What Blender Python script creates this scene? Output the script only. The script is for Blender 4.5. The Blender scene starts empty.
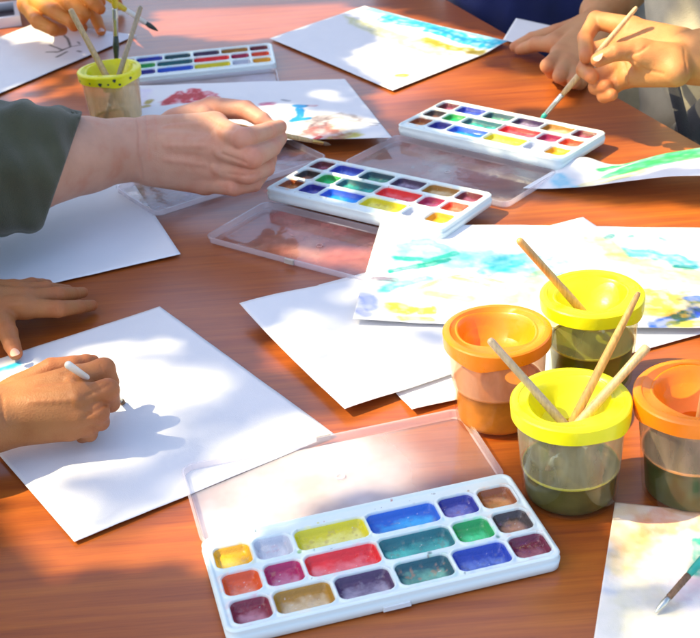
import bpy, math, random
import numpy as np
from mathutils import Vector, Matrix, Euler
random.seed(7); rng = np.random.default_rng(7)
sc = bpy.context.scene
col = sc.collection
TZ = 0.74                                   # height of the table top above the ground, metres
# ------------------------------------------------------------------ camera model (table frame, centimetres)
F, PITCH, ROLL, H = 1340.1, 0.497536, -0.0791483, 55.8
cp, sp = math.cos(PITCH), math.sin(PITCH)
fw = np.array([0, cp, -sp]); r0 = np.array([1., 0, 0]); u0 = np.cross(r0, fw)
RV = math.cos(ROLL)*r0 + math.sin(ROLL)*u0
UV = -math.sin(ROLL)*r0 + math.cos(ROLL)*u0
CAM = np.array([0, 0, H])
def P(x, y, z=0.):
    """photo measurement (700 px wide) of a point standing z cm above the table -> table coordinates in cm"""
    d = fw + (x-350)/F*RV - (y-319)/F*UV
    return CAM + d*(z-H)/d[2]
def PX(X):
    d = np.asarray(X, float)-CAM; zz = d @ fw
    return 350+F*(d @ RV)/zz, 319-F*(d @ UV)/zz
def W(v):
    v = np.asarray(v, float)*0.01
    v = v + np.array([0, 0, TZ])
    return v
def unit(v):
    v = np.asarray(v, float); return v/np.linalg.norm(v)
# table directions
N2 = np.array([.952, .306]); E2 = np.array([-.306, .952])
# ------------------------------------------------------------------ object helpers
def tag(o, label=None, cat=None, group=None, kind=None):
    if label: o['label'] = label
    if cat: o['category'] = cat
    if group: o['group'] = group
    if kind: o['kind'] = kind
    return o
def empty(name, loc_cm, rz=0.):
    o = bpy.data.objects.new(name, None); col.objects.link(o)
    o.location = W(loc_cm); o.rotation_euler = (0, 0, rz); o.empty_display_size = .02
    return o
def mesh_obj(name, V, Fc, mat=None, parent=None, smooth=True, local=False, origin=None, colors=None, uv=None):
    """V in cm. local=True: V relative to the parent; otherwise table coordinates."""
    V = np.asarray(V, float)
    if local:
        loc = None; VV = V*0.01
    else:
        if origin is None: origin = V.mean(0)*[1, 1, 0] + [0, 0, V[:, 2].min()]
        VV = (V-np.asarray(origin))*0.01
    me = bpy.data.meshes.new(name)
    me.from_pydata([tuple(v) for v in VV], [], [tuple(int(i) for i in f) for f in Fc])
    if smooth: me.polygons.foreach_set('use_smooth', [True]*len(me.polygons))
    if colors is not None:
        ca = me.color_attributes.new('paint', 'FLOAT_COLOR', 'POINT')
        c4 = np.ones((len(V), 4)); c4[:, :colors.shape[1]] = colors
        ca.data.foreach_set('color', c4.ravel())
    me.update()
    o = bpy.data.objects.new(name, me); col.objects.link(o)
    if mat: me.materials.append(mat)
    if parent is not None:
        o.parent = parent
        if not local:
            pl = parent_loc(parent); o.location = Vector(W(origin)) - pl
    elif not local:
        o.location = W(origin)
    return o
def parent_loc(p):
    L = Vector(p.location); q = p.parent
    while q: L = L+Vector(q.location); q = q.parent
    return L
def copy_tree(o, parent=None):
    c = o.copy(); col.objects.link(c); c.parent = parent
    for ch in o.children: copy_tree(ch, c)
    return c
# ------------------------------------------------------------------ noise
def vnoise(x, y, seed=0):
    r = np.random.default_rng(seed); T = r.random((64, 64))
    xi = np.floor(x).astype(int); yi = np.floor(y).astype(int); fx = x-xi; fy = y-yi
    fx = fx*fx*(3-2*fx); fy = fy*fy*(3-2*fy)
    g = lambda a, b: T[a % 64, b % 64]
    return (g(xi, yi)*(1-fx)+g(xi+1, yi)*fx)*(1-fy)+(g(xi, yi+1)*(1-fx)+g(xi+1, yi+1)*fx)*fy
def fbm(x, y, seed=0, o=4):
    s = 0; a = .5
    for i in range(o): s = s+a*vnoise(x*2**i, y*2**i, seed+i); a *= .5
    return s/(1-.5**o)
def sstep(a, b, x):
    t = np.clip((x-a)/(b-a), 0, 1); return t*t*(3-2*t)
# ------------------------------------------------------------------ materials
def new_mat(name):
    m = bpy.data.materials.new(name); m.use_nodes = True
    nt = m.node_tree; b = nt.nodes['Principled BSDF']; return m, nt, b
def setp(b, **k):
    for kk, v in k.items():
        n = kk.replace('_', ' ')
        b.inputs[n].default_value = (*v, 1) if isinstance(v, tuple) and len(v) == 3 and 'Radius' not in n else v
def node(nt, t, **k):
    n = nt.nodes.new(t)
    for a, v in k.items():
        if hasattr(n, a): setattr(n, a, v)
        else: n.inputs[a.replace('_', ' ')].default_value = v
    return n
def noise(nt, scale, detail=4, vec=None, rough=.55):
    n = node(nt, 'ShaderNodeTexNoise'); n.inputs['Scale'].default_value = scale; n.inputs['Detail'].default_value = detail
    n.inputs['Roughness'].default_value = rough
    if vec is None:
        tc = node(nt, 'ShaderNodeTexCoord'); vec = tc.outputs['Object']
    nt.links.new(vec, n.inputs['Vector']); return n
def ramp(nt, fac, stops):
    r = node(nt, 'ShaderNodeValToRGB'); e = r.color_ramp.elements
    while len(e) < len(stops): e.new(.5)
    for el, (p, c) in zip(e, stops): el.position = p; el.color = (*c, 1)
    nt.links.new(fac, r.inputs['Fac']); return r
def bump(nt, b, h, strength, dist=.001):
    n = node(nt, 'ShaderNodeBump'); n.inputs['Strength'].default_value = strength; n.inputs['Distance'].default_value = dist
    nt.links.new(h, n.inputs['Height']); nt.links.new(n.outputs['Normal'], b.inputs['Normal']); return n
def scaled(nt, s, rot=0.):
    tc = node(nt, 'ShaderNodeTexCoord'); mp = node(nt, 'ShaderNodeMapping')
    mp.inputs['Scale'].default_value = s; mp.inputs['Rotation'].default_value = (0, 0, rot)
    nt.links.new(tc.outputs['Object'], mp.inputs['Vector']); return mp.outputs['Vector']
def plain(name, c, rough=.5, var=.15, scale=60, bumpy=.15, **k):
    m, nt, b = new_mat(name); setp(b, Roughness=rough, **k)
    n = noise(nt, scale, 5)
    r = ramp(nt, n.outputs['Fac'], [(.3, tuple(x*(1-var) for x in c)), (.7, tuple(min(1, x*(1+var)) for x in c))])
    nt.links.new(r.outputs['Color'], b.inputs['Base Color'])
    if bumpy: bump(nt, b, n.outputs['Fac'], bumpy)
    return m
def skin_mat(name, c, red, fine=900):
    m, nt, b = new_mat(name)
    n1 = noise(nt, 38, 5); n2 = noise(nt, fine, 3)
    r = ramp(nt, n1.outputs['Fac'], [(.25, tuple(np.array(c)*np.array(red))), (.5, c), (.8, tuple(min(1, x*1.12) for x in c))])
    at = node(nt, 'ShaderNodeAttribute', attribute_name='paint')       # R: redness of knuckles and tips (flesh colour)
    mx = node(nt, 'ShaderNodeMix', data_type='RGBA'); mx.blend_type = 'MIX'
    sep = node(nt, 'ShaderNodeSeparateColor'); nt.links.new(at.outputs['Color'], sep.inputs['Color'])
    nt.links.new(sep.outputs['Red'], mx.inputs['Factor'])
    nt.links.new(r.outputs['Color'], mx.inputs['A']); mx.inputs['B'].default_value = (min(1, c[0]*1.12), c[1]*.62, c[2]*.6, 1)
    nt.links.new(mx.outputs['Result'], b.inputs['Base Color'])
    setp(b, Roughness=.55, Subsurface_Weight=.18, Subsurface_Scale=.008, Specular_IOR_Level=.38)
    b.inputs['Subsurface Radius'].default_value = (1, .35, .18)
    ad = node(nt, 'ShaderNodeMath', operation='MULTIPLY_ADD'); nt.links.new(n1.outputs['Fac'], ad.inputs[0]); ad.inputs[1].default_value = .25
    vo = node(nt, 'ShaderNodeTexVoronoi'); vo.inputs['Scale'].default_value = 700; tc = node(nt, 'ShaderNodeTexCoord'); nt.links.new(tc.outputs['Object'], vo.inputs['Vector'])
    a2 = node(nt, 'ShaderNodeMath', operation='ADD'); nt.links.new(n2.outputs['Fac'], a2.inputs[0]); nt.links.new(vo.outputs['Distance'], a2.inputs[1])
    nt.links.new(a2.outputs[0], ad.inputs[2])
    bump(nt, b, ad.outputs[0], .2, .0008)
    return m
def attr_mat(name, rough=.6, bumps=.1, scale=90, coat=0.):
    m, nt, b = new_mat(name)
    at = node(nt, 'ShaderNodeAttribute', attribute_name='paint')
    nt.links.new(at.outputs['Color'], b.inputs['Base Color'])
    setp(b, Roughness=rough, Coat_Weight=coat)
    n = noise(nt, scale, 5); n2 = noise(nt, 1500, 2)
    ad = node(nt, 'ShaderNodeMath', operation='MULTIPLY_ADD'); nt.links.new(n.outputs['Fac'], ad.inputs[0]); ad.inputs[1].default_value = 2.2
    nt.links.new(n2.outputs['Fac'], ad.inputs[2]); bump(nt, b, ad.outputs[0], bumps, .0006)
    return m
def clear_mat(name, tint=(.93, .94, .96), haze=.12, stains=None, rough=.06, hazec=(.9, .9, .92), sscale=22, level=None, low=.03, grad=None, more=.42):
    """thin clear plastic: straight-through transparency, fresnel gloss, a little milky scatter and dried paint stains and painted reflections"""
    m, nt, b = new_mat(name); nt.nodes.remove(b); out = nt.nodes['Material Output']
    tr = node(nt, 'ShaderNodeBsdfTransparent'); tr.inputs['Color'].default_value = (*tint, 1)
    gl = node(nt, 'ShaderNodeBsdfGlossy'); gl.inputs['Roughness'].default_value = rough
    n0 = noise(nt, 35, 3)
    bp = node(nt, 'ShaderNodeBump'); bp.inputs['Strength'].default_value = .25; bp.inputs['Distance'].default_value = .002
    nt.links.new(n0.outputs['Fac'], bp.inputs['Height']); nt.links.new(bp.outputs['Normal'], gl.inputs['Normal'])
    df = node(nt, 'ShaderNodeBsdfDiffuse'); df.inputs['Color'].default_value = (*hazec, 1)
    tl = node(nt, 'ShaderNodeBsdfTranslucent'); tl.inputs['Color'].default_value = (*hazec, 1)
    dm = node(nt, 'ShaderNodeMixShader'); dm.inputs[0].default_value = .5
    nt.links.new(df.outputs[0], dm.inputs[1]); nt.links.new(tl.outputs[0], dm.inputs[2])
    m1 = node(nt, 'ShaderNodeMixShader'); nt.links.new(tr.outputs[0], m1.inputs[1]); nt.links.new(dm.outputs[0], m1.inputs[2])
    m1.inputs[0].default_value = haze
    if stains:
        n1 = noise(nt, sscale, 4); n2 = noise(nt, sscale*.55, 3)
        rc = ramp(nt, n2.outputs['Fac'], [(.28+.44*i/(len(stains)-1), s) for i, s in enumerate(stains)])
        nt.links.new(rc.outputs['Color'], df.inputs['Color']); nt.links.new(rc.outputs['Color'], tl.inputs['Color'])
        mr = node(nt, 'ShaderNodeMapRange'); mr.inputs['From Min'].default_value = .42; mr.inputs['From Max'].default_value = .62
        mr.inputs['To Min'].default_value = haze; mr.inputs['To Max'].default_value = min(.85, haze+more)
        nt.links.new(n1.outputs['Fac'], mr.inputs['Value']); nt.links.new(mr.outputs['Result'], m1.inputs[0])
        if grad:      # sky glare painted as milky haze on one side of the lid only (object X in metres)
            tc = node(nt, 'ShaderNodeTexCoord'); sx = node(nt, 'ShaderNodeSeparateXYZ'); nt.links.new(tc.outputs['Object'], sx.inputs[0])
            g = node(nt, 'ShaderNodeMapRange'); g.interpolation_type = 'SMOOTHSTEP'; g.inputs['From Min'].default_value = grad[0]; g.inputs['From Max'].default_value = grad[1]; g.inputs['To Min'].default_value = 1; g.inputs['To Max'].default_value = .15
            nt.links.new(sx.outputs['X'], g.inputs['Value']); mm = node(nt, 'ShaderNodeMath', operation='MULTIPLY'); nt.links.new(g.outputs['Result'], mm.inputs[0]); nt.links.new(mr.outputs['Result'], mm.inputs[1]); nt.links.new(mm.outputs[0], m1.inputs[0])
    if level is not None:      # frosted and smeared above the waterline, wet and clear below it
        tc = node(nt, 'ShaderNodeTexCoord'); sx = node(nt, 'ShaderNodeSeparateXYZ'); nt.links.new(tc.outputs['Object'], sx.inputs[0])
        g = node(nt, 'ShaderNodeMapRange'); g.inputs['From Min'].default_value = level*.01-.0005; g.inputs['From Max'].default_value = level*.01+.002; g.inputs['To Min'].default_value = low; g.inputs['To Max'].default_value = haze
        nt.links.new(sx.outputs['Z'], g.inputs['Value']); ns = noise(nt, 40, 4, scaled(nt, (1, 1, .35)))
        q = node(nt, 'ShaderNodeMapRange'); q.inputs['From Min'].default_value = .35; q.inputs['From Max'].default_value = .65; q.inputs['To Min'].default_value = .55; q.inputs['To Max'].default_value = 1.35
        nt.links.new(ns.outputs['Fac'], q.inputs['Value']); mm = node(nt, 'ShaderNodeMath', operation='MULTIPLY'); nt.links.new(g.outputs['Result'], mm.inputs[0]); nt.links.new(q.outputs['Result'], mm.inputs[1]); nt.links.new(mm.outputs[0], m1.inputs[0])
    fr = node(nt, 'ShaderNodeFresnel'); fr.inputs['IOR'].default_value = 1.5
    ge = node(nt, 'ShaderNodeNewGeometry'); inv = node(nt, 'ShaderNodeMath', operation='SUBTRACT'); inv.inputs[0].default_value = 1; nt.links.new(ge.outputs['Backfacing'], inv.inputs[1])
    mu = node(nt, 'ShaderNodeMath', operation='MULTIPLY'); nt.links.new(fr.outputs[0], mu.inputs[0]); nt.links.new(inv.outputs[0], mu.inputs[1])
    m2 = node(nt, 'ShaderNodeMixShader'); nt.links.new(mu.outputs[0], m2.inputs[0])
    nt.links.new(m1.outputs[0], m2.inputs[1]); nt.links.new(gl.outputs[0], m2.inputs[2])
    nt.links.new(m2.outputs[0], out.inputs['Surface'])
    return m
def paint_mat(name, c, light=None, rough=.07):
    m, nt, b = new_mat(name)
    n = noise(nt, 55, 2); light = light or tuple(min(1, x*1.5+.1) for x in c)
    r = ramp(nt, n.outputs['Fac'], [(.3, tuple(x*.5 for x in c)), (.55, tuple(x*.9 for x in c)), (.85, tuple((x+y)/2 for x, y in zip(c, light)))])
    nt.links.new(r.outputs['Color'], b.inputs['Base Color']); setp(b, Roughness=.13, IOR=1.5, Coat_Weight=.25, Coat_Roughness=.02)
    n2 = noise(nt, 120, 2); bump(nt, b, n2.outputs['Fac'], .6, .002); return m

# wood of the table top
def wood_table():
    m, nt, b = new_mat('red_brown_wood')
    ang = math.atan2(N2[1], N2[0])
    v = scaled(nt, (2.6, 60, 10), -ang+.12)
    n = noise(nt, 2.2, 8, v, .62); n2 = noise(nt, 1.0, 5, scaled(nt, (1.2, 6, 3), -ang+.1)); 
    n3 = noise(nt, 7.0, 6, scaled(nt, (3, 120, 10), -ang+.12), .7)
    r = ramp(nt, n.outputs['Fac'], [(.25, (.26, .055, .010)), (.5, (.38, .094, .011)), (.78, (.48, .138, .013))])
    mx = node(nt, 'ShaderNodeMix', data_type='RGBA'); mx.blend_type = 'MULTIPLY'; mx.inputs['Factor'].default_value = .55
    r2 = ramp(nt, n2.outputs['Fac'], [(.32, (.62, .48, .60)), (.62, (1, 1, 1))])
    nt.links.new(r.outputs['Color'], mx.inputs['A']); nt.links.new(r2.outputs['Color'], mx.inputs['B'])
    mx2 = node(nt, 'ShaderNodeMix', data_type='RGBA'); mx2.blend_type = 'MULTIPLY'; mx2.inputs['Factor'].default_value = .38
    r3 = ramp(nt, n3.outputs['Fac'], [(.35, (.55, .5, .45)), (.55, (1, 1, 1))])
    nt.links.new(mx.outputs['Result'], mx2.inputs['A']); nt.links.new(r3.outputs['Color'], mx2.inputs['B'])
    nt.links.new(mx2.outputs['Result'], b.inputs['Base Color'])
    rr = node(nt, 'ShaderNodeMapRange'); rr.inputs['To Min'].default_value = .26; rr.inputs['To Max'].default_value = .55
    nn = noise(nt, 9, 4); nt.links.new(nn.outputs['Fac'], rr.inputs['Value']); nt.links.new(rr.outputs['Result'], b.inputs['Roughness'])
    setp(b, Specular_IOR_Level=.45, Coat_Weight=.5, Coat_Roughness=.22)
    bump(nt, b, n.outputs['Fac'], .12, .0008)
    return m
M = {}
M['wood'] = wood_table()
M['paper'] = attr_mat('drawing_paper', .75, .22, 25)
M['painted'] = attr_mat('watercolour_paper', .6, .3, 40)
M['plastic'] = plain('white_palette_plastic', (.72, .76, .78), .32, .05, 25, .06, Subsurface_Weight=.05)
M['stained_plastic'] = attr_mat('stained_palette_plastic', .3, .05, 60)
M['bark'] = plain('tree_bark', (.12, .08, .05), .9, .4, 30, .8)
M['leaf'] = plain('green_leaf', (.07, .11, .03), .5, .4, 3, 0)
M['grass'] = plain('lawn', (.07, .13, .03), .9, .5, 8, .5)
M['handle'] = None
def wood_handle(name, c):
    m, nt, b = new_mat(name); v = scaled(nt, (600, 600, 30)); n = noise(nt, 1, 4, v)
    r = ramp(nt, n.outputs['Fac'], [(.3, tuple(x*.7 for x in c)), (.7, tuple(min(1, x*1.15) for x in c))])
    nt.links.new(r.outputs['Color'], b.inputs['Base Color']); setp(b, Roughness=.4, Coat_Weight=.3); bump(nt, b, n.outputs['Fac'], .2, .0005); return m
M['handle'] = wood_handle('pale_wood_handle', (.62, .42, .2))
M['handle_warm'] = wood_handle('varnished_wood_handle', (.62, .32, .09))
M['handle_grey'] = wood_handle('worn_wood_handle', (.40, .31, .2))
M['handle_yellow'] = plain('yellow_handle', (.7, .5, .03), .3, .1)
M['handle_white'] = plain('white_handle', (.78, .74, .66), .35, .08)
M['handle_blue'] = plain('blue_lacquer', (.01, .35, .75), .3, .1)
M['handle_teal'] = plain('stained_teal', (.02, .35, .28), .4, .2)
M['ferrule'] = plain('ferrule_metal', (.55, .58, .55), .28, .1, 200, .1, Metallic=.85)
M['ferrule_brass'] = plain('brass_ferrule', (.6, .42, .15), .3, .1, 200, .1, Metallic=.85)
M['bristle'] = plain('brown_bristle', (.16, .09, .05), .7, .4, 400, .6)
M['bristle_dark'] = plain('wet_dark_bristle', (.03, .05, .04), .35, .3, 400, .6)
def scuffed(name, c, dirt, rough=.27):
    m, nt, b = new_mat(name); n = noise(nt, 55, 6); n2 = noise(nt, 16, 3); n3 = noise(nt, 260, 3)
    mu = node(nt, 'ShaderNodeMath', operation='MULTIPLY'); nt.links.new(n.outputs['Fac'], mu.inputs[0]); nt.links.new(n2.outputs['Fac'], mu.inputs[1])
    r = ramp(nt, mu.outputs[0], [(.20, c), (.36, tuple(x*.93 for x in c)), (.43, tuple(x*.9+y*.1 for x, y in zip(c, dirt))), (.47, tuple(x*.4+y*.6 for x, y in zip(c, dirt)))])
    nt.links.new(r.outputs['Color'], b.inputs['Base Color']); setp(b, Subsurface_Weight=.12, Subsurface_Scale=.006)
    q = node(nt, 'ShaderNodeMapRange'); q.inputs['To Min'].default_value = rough-.12; q.inputs['To Max'].default_value = rough+.22; nt.links.new(n.outputs['Fac'], q.inputs['Value']); nt.links.new(q.outputs['Result'], b.inputs['Roughness'])
    ad = node(nt, 'ShaderNodeMath', operation='MULTIPLY_ADD'); nt.links.new(n2.outputs['Fac'], ad.inputs[0]); ad.inputs[1].default_value = 4.; nt.links.new(n3.outputs['Fac'], ad.inputs[2]); bump(nt, b, ad.outputs[0], .18, .0008)
    return m
M['yellow_lid'] = scuffed('yellow_lid_plastic', (.84, .79, .004), (.25, .22, .02))
M['orange_lid'] = scuffed('orange_lid_plastic', (.92, .225, .002), (.35, .08, .01))

# ------------------------------------------------------------------ light and sky
SH = np.array([0.80, -0.04])            # shift of a shadow per unit of height
sun_dir = unit([SH[0], SH[1], -1.])     # direction the light travels
elev = math.asin(-sun_dir[2]); to_sun = -sun_dir
sun = bpy.data.lights.new('sun', 'SUN'); so = bpy.data.objects.new('sun', sun); col.objects.link(so)
sun.energy = 3.9; sun.angle = math.radians(.55); sun.color = (1, .83, .50)
so.rotation_euler = Vector(sun_dir).to_track_quat('-Z', 'Y').to_euler(); so.location = (-3, 0, 5)
w = bpy.data.worlds.new('World'); sc.world = w; w.use_nodes = True; nt = w.node_tree
sky = nt.nodes.new('ShaderNodeTexSky'); sky.sky_type = 'NISHITA'; sky.sun_disc = False
sky.sun_elevation = elev; sky.sun_rotation = math.atan2(to_sun[0], to_sun[1]); sky.dust_density = 3.0; sky.ozone_density = .5; sky.altitude = 100
bg = nt.nodes['Background']; nt.links.new(sky.outputs[0], bg.inputs[0]); bg.inputs[1].default_value = .15
sc.view_settings.view_transform = 'Standard'; sc.view_settings.look = 'None'; sc.cycles.transparent_max_bounces = 48; sc.cycles.max_bounces = 10; sc.view_settings.exposure = 1.42; sc.view_settings.gamma = 1
sc.view_settings.use_curve_mapping = False
# ------------------------------------------------------------------ camera
cd = bpy.data.cameras.new('camera'); co = bpy.data.objects.new('camera', cd); col.objects.link(co); sc.camera = co
mw = Matrix(((RV[0], UV[0], -fw[0]), (RV[1], UV[1], -fw[1]), (RV[2], UV[2], -fw[2]))).to_4x4()
mw.translation = Vector(W(CAM)); co.matrix_world = mw
cd.sensor_width = 36; cd.lens = F/700*36; cd.clip_start = .02; cd.clip_end = 500
cd.dof.use_dof = True; cd.dof.focus_distance = 1.03; cd.dof.aperture_fstop = 22

# ------------------------------------------------------------------ ground
gv = [(-20000, -20000, -74), (20000, -20000, -74), (20000, 20000, -74), (-20000, 20000, -74)]
tag(mesh_obj('ground', gv, [(0, 1, 2, 3)], M['grass'], origin=(0, 0, -74)), kind='structure')
# ------------------------------------------------------------------ table
def T(n, s, z): return np.array([N2[0]*n+E2[0]*s, N2[1]*n+E2[1]*s, z])
def slab(n0, n1, s0, s1, z0, z1, ch=.25):
    V = []; 
    for z, i in ((z0, ch), (z0+ch, 0), (z1-ch, 0), (z1, ch)):
        for n, s in ((n0+i, s0+i), (n1-i, s0+i), (n1-i, s1-i), (n0+i, s1-i)): V.append(T(n, s, z))
    Fc = [(3, 2, 1, 0), (12, 13, 14, 15)]
    for k in range(3):
        for j in range(4): a = k*4+j; b = k*4+(j+1) % 4; Fc.append((a, b, b+4, a+4))
    return V, Fc
tb = empty('wooden_table', T(38, 140, -74))
tag(tb, 'long red brown lacquered wooden table under all the papers and paints', 'table')
V, Fc = slab(-4, 79.5, 30, 262, -3, 0)
mesh_obj('tabletop', V, Fc, M['wood'], tb, smooth=False)
for a in ((0, 75, 35, 37.5), (0, 75, 254.5, 257), (0, 2.5, 38, 254), (72.5, 75, 38, 254)):
    V, Fc = slab(a[0], a[1], a[2], a[3], -11, -3.1, .1); mesh_obj('apron', V, Fc, M['wood'], tb, smooth=False)
for n, s in ((3, 40), (66, 40), (3, 246), (66, 246)):
    V, Fc = slab(n, n+6, s, s+6, -74, -3.2, .2); mesh_obj('leg', V, Fc, M['wood'], tb, smooth=False)

# ------------------------------------------------------------------ papers
def paper(name, c4, label, cat, mat='paper', strokes=(), base=(.74, .75, .78), res=.45, zf=None, lift=.05, group=None, th=.035, tint=None, seed=1, zr=0., pw=1.25):
    """c4: four corners in table cm (A,B,C,D counter-clockwise or not); zf(u,v) gives height in cm"""
    A, B, C_, D = [np.asarray(q, float)[:2] for q in c4]
    nu = max(6, int(np.linalg.norm(B-A)/res)); nv = max(6, int(np.linalg.norm(D-A)/res))
    u, v = np.meshgrid(np.linspace(0, 1, nu+1), np.linspace(0, 1, nv+1), indexing='ij'); u = u.ravel(); v = v.ravel()
    XY = ((1-u)*(1-v))[:, None]*A+(u*(1-v))[:, None]*B+(u*v)[:, None]*C_+((1-u)*v)[:, None]*D
    z = np.full(len(u), lift)
    if zf is not None: z = z+zf(u, v, XY)
    z = z+.16*fbm(XY[:, 0]*.16+3, XY[:, 1]*.16, seed+20)+.035*fbm(XY[:, 0]*.7, XY[:, 1]*.7, seed+40, 3)
    colr = np.tile(np.array(base), (len(u), 1))
    colr *= (1-.035*fbm(XY[:, 0]*.5, XY[:, 1]*.5, seed+3)[:, None])
    sel = None
    for s in strokes: colr = stroke(colr, XY, z, s, seed, zr, pw)
    top = np.column_stack([XY, z+th]); bot = np.column_stack([XY, z])
    V = np.vstack([top, bot]); n = len(u); I = np.arange(n).reshape(nu+1, nv+1)
    cr = np.cross(np.append(B-A, 0), np.append(D-A, 0))[2]
    a = I[:-1, :-1].ravel(); b = I[1:, :-1].ravel(); c = I[1:, 1:].ravel(); d = I[:-1, 1:].ravel()
    q = np.column_stack([a, b, c, d]) if cr > 0 else np.column_stack([a, d, c, b])
    Fc = q.tolist()+(q[:, ::-1]+n).tolist()
    ring = list(I[:, 0])+list(I[-1, 1:])+list(I[-2::-1, -1])+list(I[0, -2:0:-1])
    for i in range(len(ring)):
        p0, p1 = ring[i], ring[(i+1) % len(ring)]
        Fc.append((p1, p0, p0+n, p1+n) if cr > 0 else (p0, p1, p1+n, p0+n))
    cc = np.vstack([colr, np.tile(np.array((.8, .8, .8)), (n, 1))])
    o = mesh_obj(name, V, Fc, M[mat], colors=cc)
    return tag(o, label, cat, group)
def stroke(colr, XY, z, s, seed, zr=0., pw=1.25):
    pts, wd, c, a = s[:4]; o = s[4] if len(s) > 4 else {}
    pts = [P(q[0], q[1], zr)[:2] for q in pts] if not o.get('cm') else [np.array(q) for q in pts]
    x = XY[:, 0]; y = XY[:, 1]; sd = o.get('seed', 1)+int(abs(pts[0][0]*7+pts[0][1]*3))
    wob = o.get('wob', .5)
    x = x+(fbm(x*.9, y*.9, sd)-.5)*wd*wob*2; y = y+(fbm(x*.9+9, y*.9, sd+5)-.5)*wd*wob*2
    d = np.full(len(x), 1e9)
    if o.get('fill'):
        n = len(pts); ins = np.zeros(len(x), bool)
        for i in range(n):
            p, q = pts[i], pts[(i+1) % n]
            cond = (p[1] > y) != (q[1] > y)
            ins ^= cond & (x < (q[0]-p[0])*(y-p[1])/(q[1]-p[1]+1e-9)+p[0])
    rngs = range(len(pts)-1) if not o.get('fill') else range(len(pts))
    if len(pts) == 1: d = np.hypot(x-pts[0][0], y-pts[0][1])
    else:
        for i in rngs:
            p, q = pts[i], pts[(i+1) % len(pts)]; e = q-p
            t = np.clip(((x-p[0])*e[0]+(y-p[1])*e[1])/(e@e+1e-9), 0, 1)
            d = np.minimum(d, np.hypot(x-p[0]-t*e[0], y-p[1]-t*e[1]))
    if o.get('fill'): d = np.where(ins, -d, d)
    soft = o.get('soft', .5)*wd
    k = 1-sstep(-soft, soft, d-(0 if o.get('fill') else wd))
    edge = np.exp(-((d-(0 if o.get('fill') else wd)+soft*.6)/(soft*.5+.05))**2)
    tex = fbm(XY[:, 0]*1.3, XY[:, 1]*1.3, sd+11)
    al = np.clip(a*k*(.75+.55*sstep(.35, .65, tex)+.3*edge*o.get('edge', 1)), 0, 1)[:, None]
    c = np.array(c)**pw
    return colr*(1-al)+colr*np.array(c)*al if not o.get('solid') else colr*(1-al)+np.array(c)*al
def rect(A, dirpt, l1, l2, side=1):
    A = np.asarray(A)[:2]; d = unit(np.asarray(dirpt)[:2]-A); n = np.array([-d[1], d[0]])*side
    return [A, A+d*l1, A+d*l1+n*l2, A+n*l2]
# twig sketch, top left
dark = (.10, .13, .13)
paper('paper_sheet', rect(P(137, 37), P(0, 95.5), 30, 20, -1), 'white sheet with small dark twig sketch behind the far yellow cup', 'paper', 'painted',
      [([(62, 35), (68, 41), (71, 49)], .16, dark, .95, dict(wob=.3)), ([(71, 49), (63, 52), (50, 47)], .15, dark, .9, dict(wob=.3)),
       ([(47, 54), (58, 54), (66, 51)], .2, dark, .9, dict(wob=.3)), ([(57, 59), (67, 54)], .2, dark, .9, dict(wob=.3)),
       ([(71, 49), (81, 47)], .15, dark, .85, dict(wob=.3)), ([(78, 53), (81, 54)], .22, dark, .7), ([(78, 44), (80, 46)], .12, dark, .7)],
      base=(.78, .80, .84), res=.16, seed=2, zf=lambda u, v, XY: .1+0*u)
# seascape
cy = (.06, .62, .84); sand = (.80, .80, .50)
sea = [P(*q) for q in ((270, 40.5), (365, 8), (508, 47), (393, 93))]
paper('seascape_painting', sea, 'watercolour of turquoise sea and green sand along far edge of white sheet', 'painting', 'painted',
      [([(362, 12), (385, 17), (500, 48), (498, 43), (440, 30), (372, 9)], .8, (.35, .72, .88), .9, dict(fill=1, wob=.3, soft=.7)),
       ([(385, 19), (420, 26), (445, 33), (470, 44), (502, 48)], .9, cy, .8, dict(wob=.5)), ([(430, 32), (470, 46), (490, 50)], 1.0, (.02, .55, .74), .85, dict(wob=.6)),
       ([(380, 22), (420, 29)], .8, (.1, .6, .85), .7, dict(wob=.6)),
       ([(343, 17), (380, 29), (425, 44), (455, 56), (470, 58), (430, 58), (385, 42), (350, 26)], 1., sand, .75, dict(fill=1, wob=.3)),
       ([(425, 42), (450, 50), (480, 55)], .9, (.55, .5, .08), .85, dict(wob=.6)), ([(430, 45), (448, 50)], .8, (1., .9, .55), .7),
       ([(470, 55), (490, 57)], .6, (.7, .55, .1), .6),
       ([(399, 78), (405, 78)], .7, (.75, .55, .1), .9, dict(wob=.5))],
      base=(.75, .76, .79), res=.17, seed=5, zf=lambda u, v, XY: .15+.5*sstep(.75, 1, u)*sstep(.4, 1, v))
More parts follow.
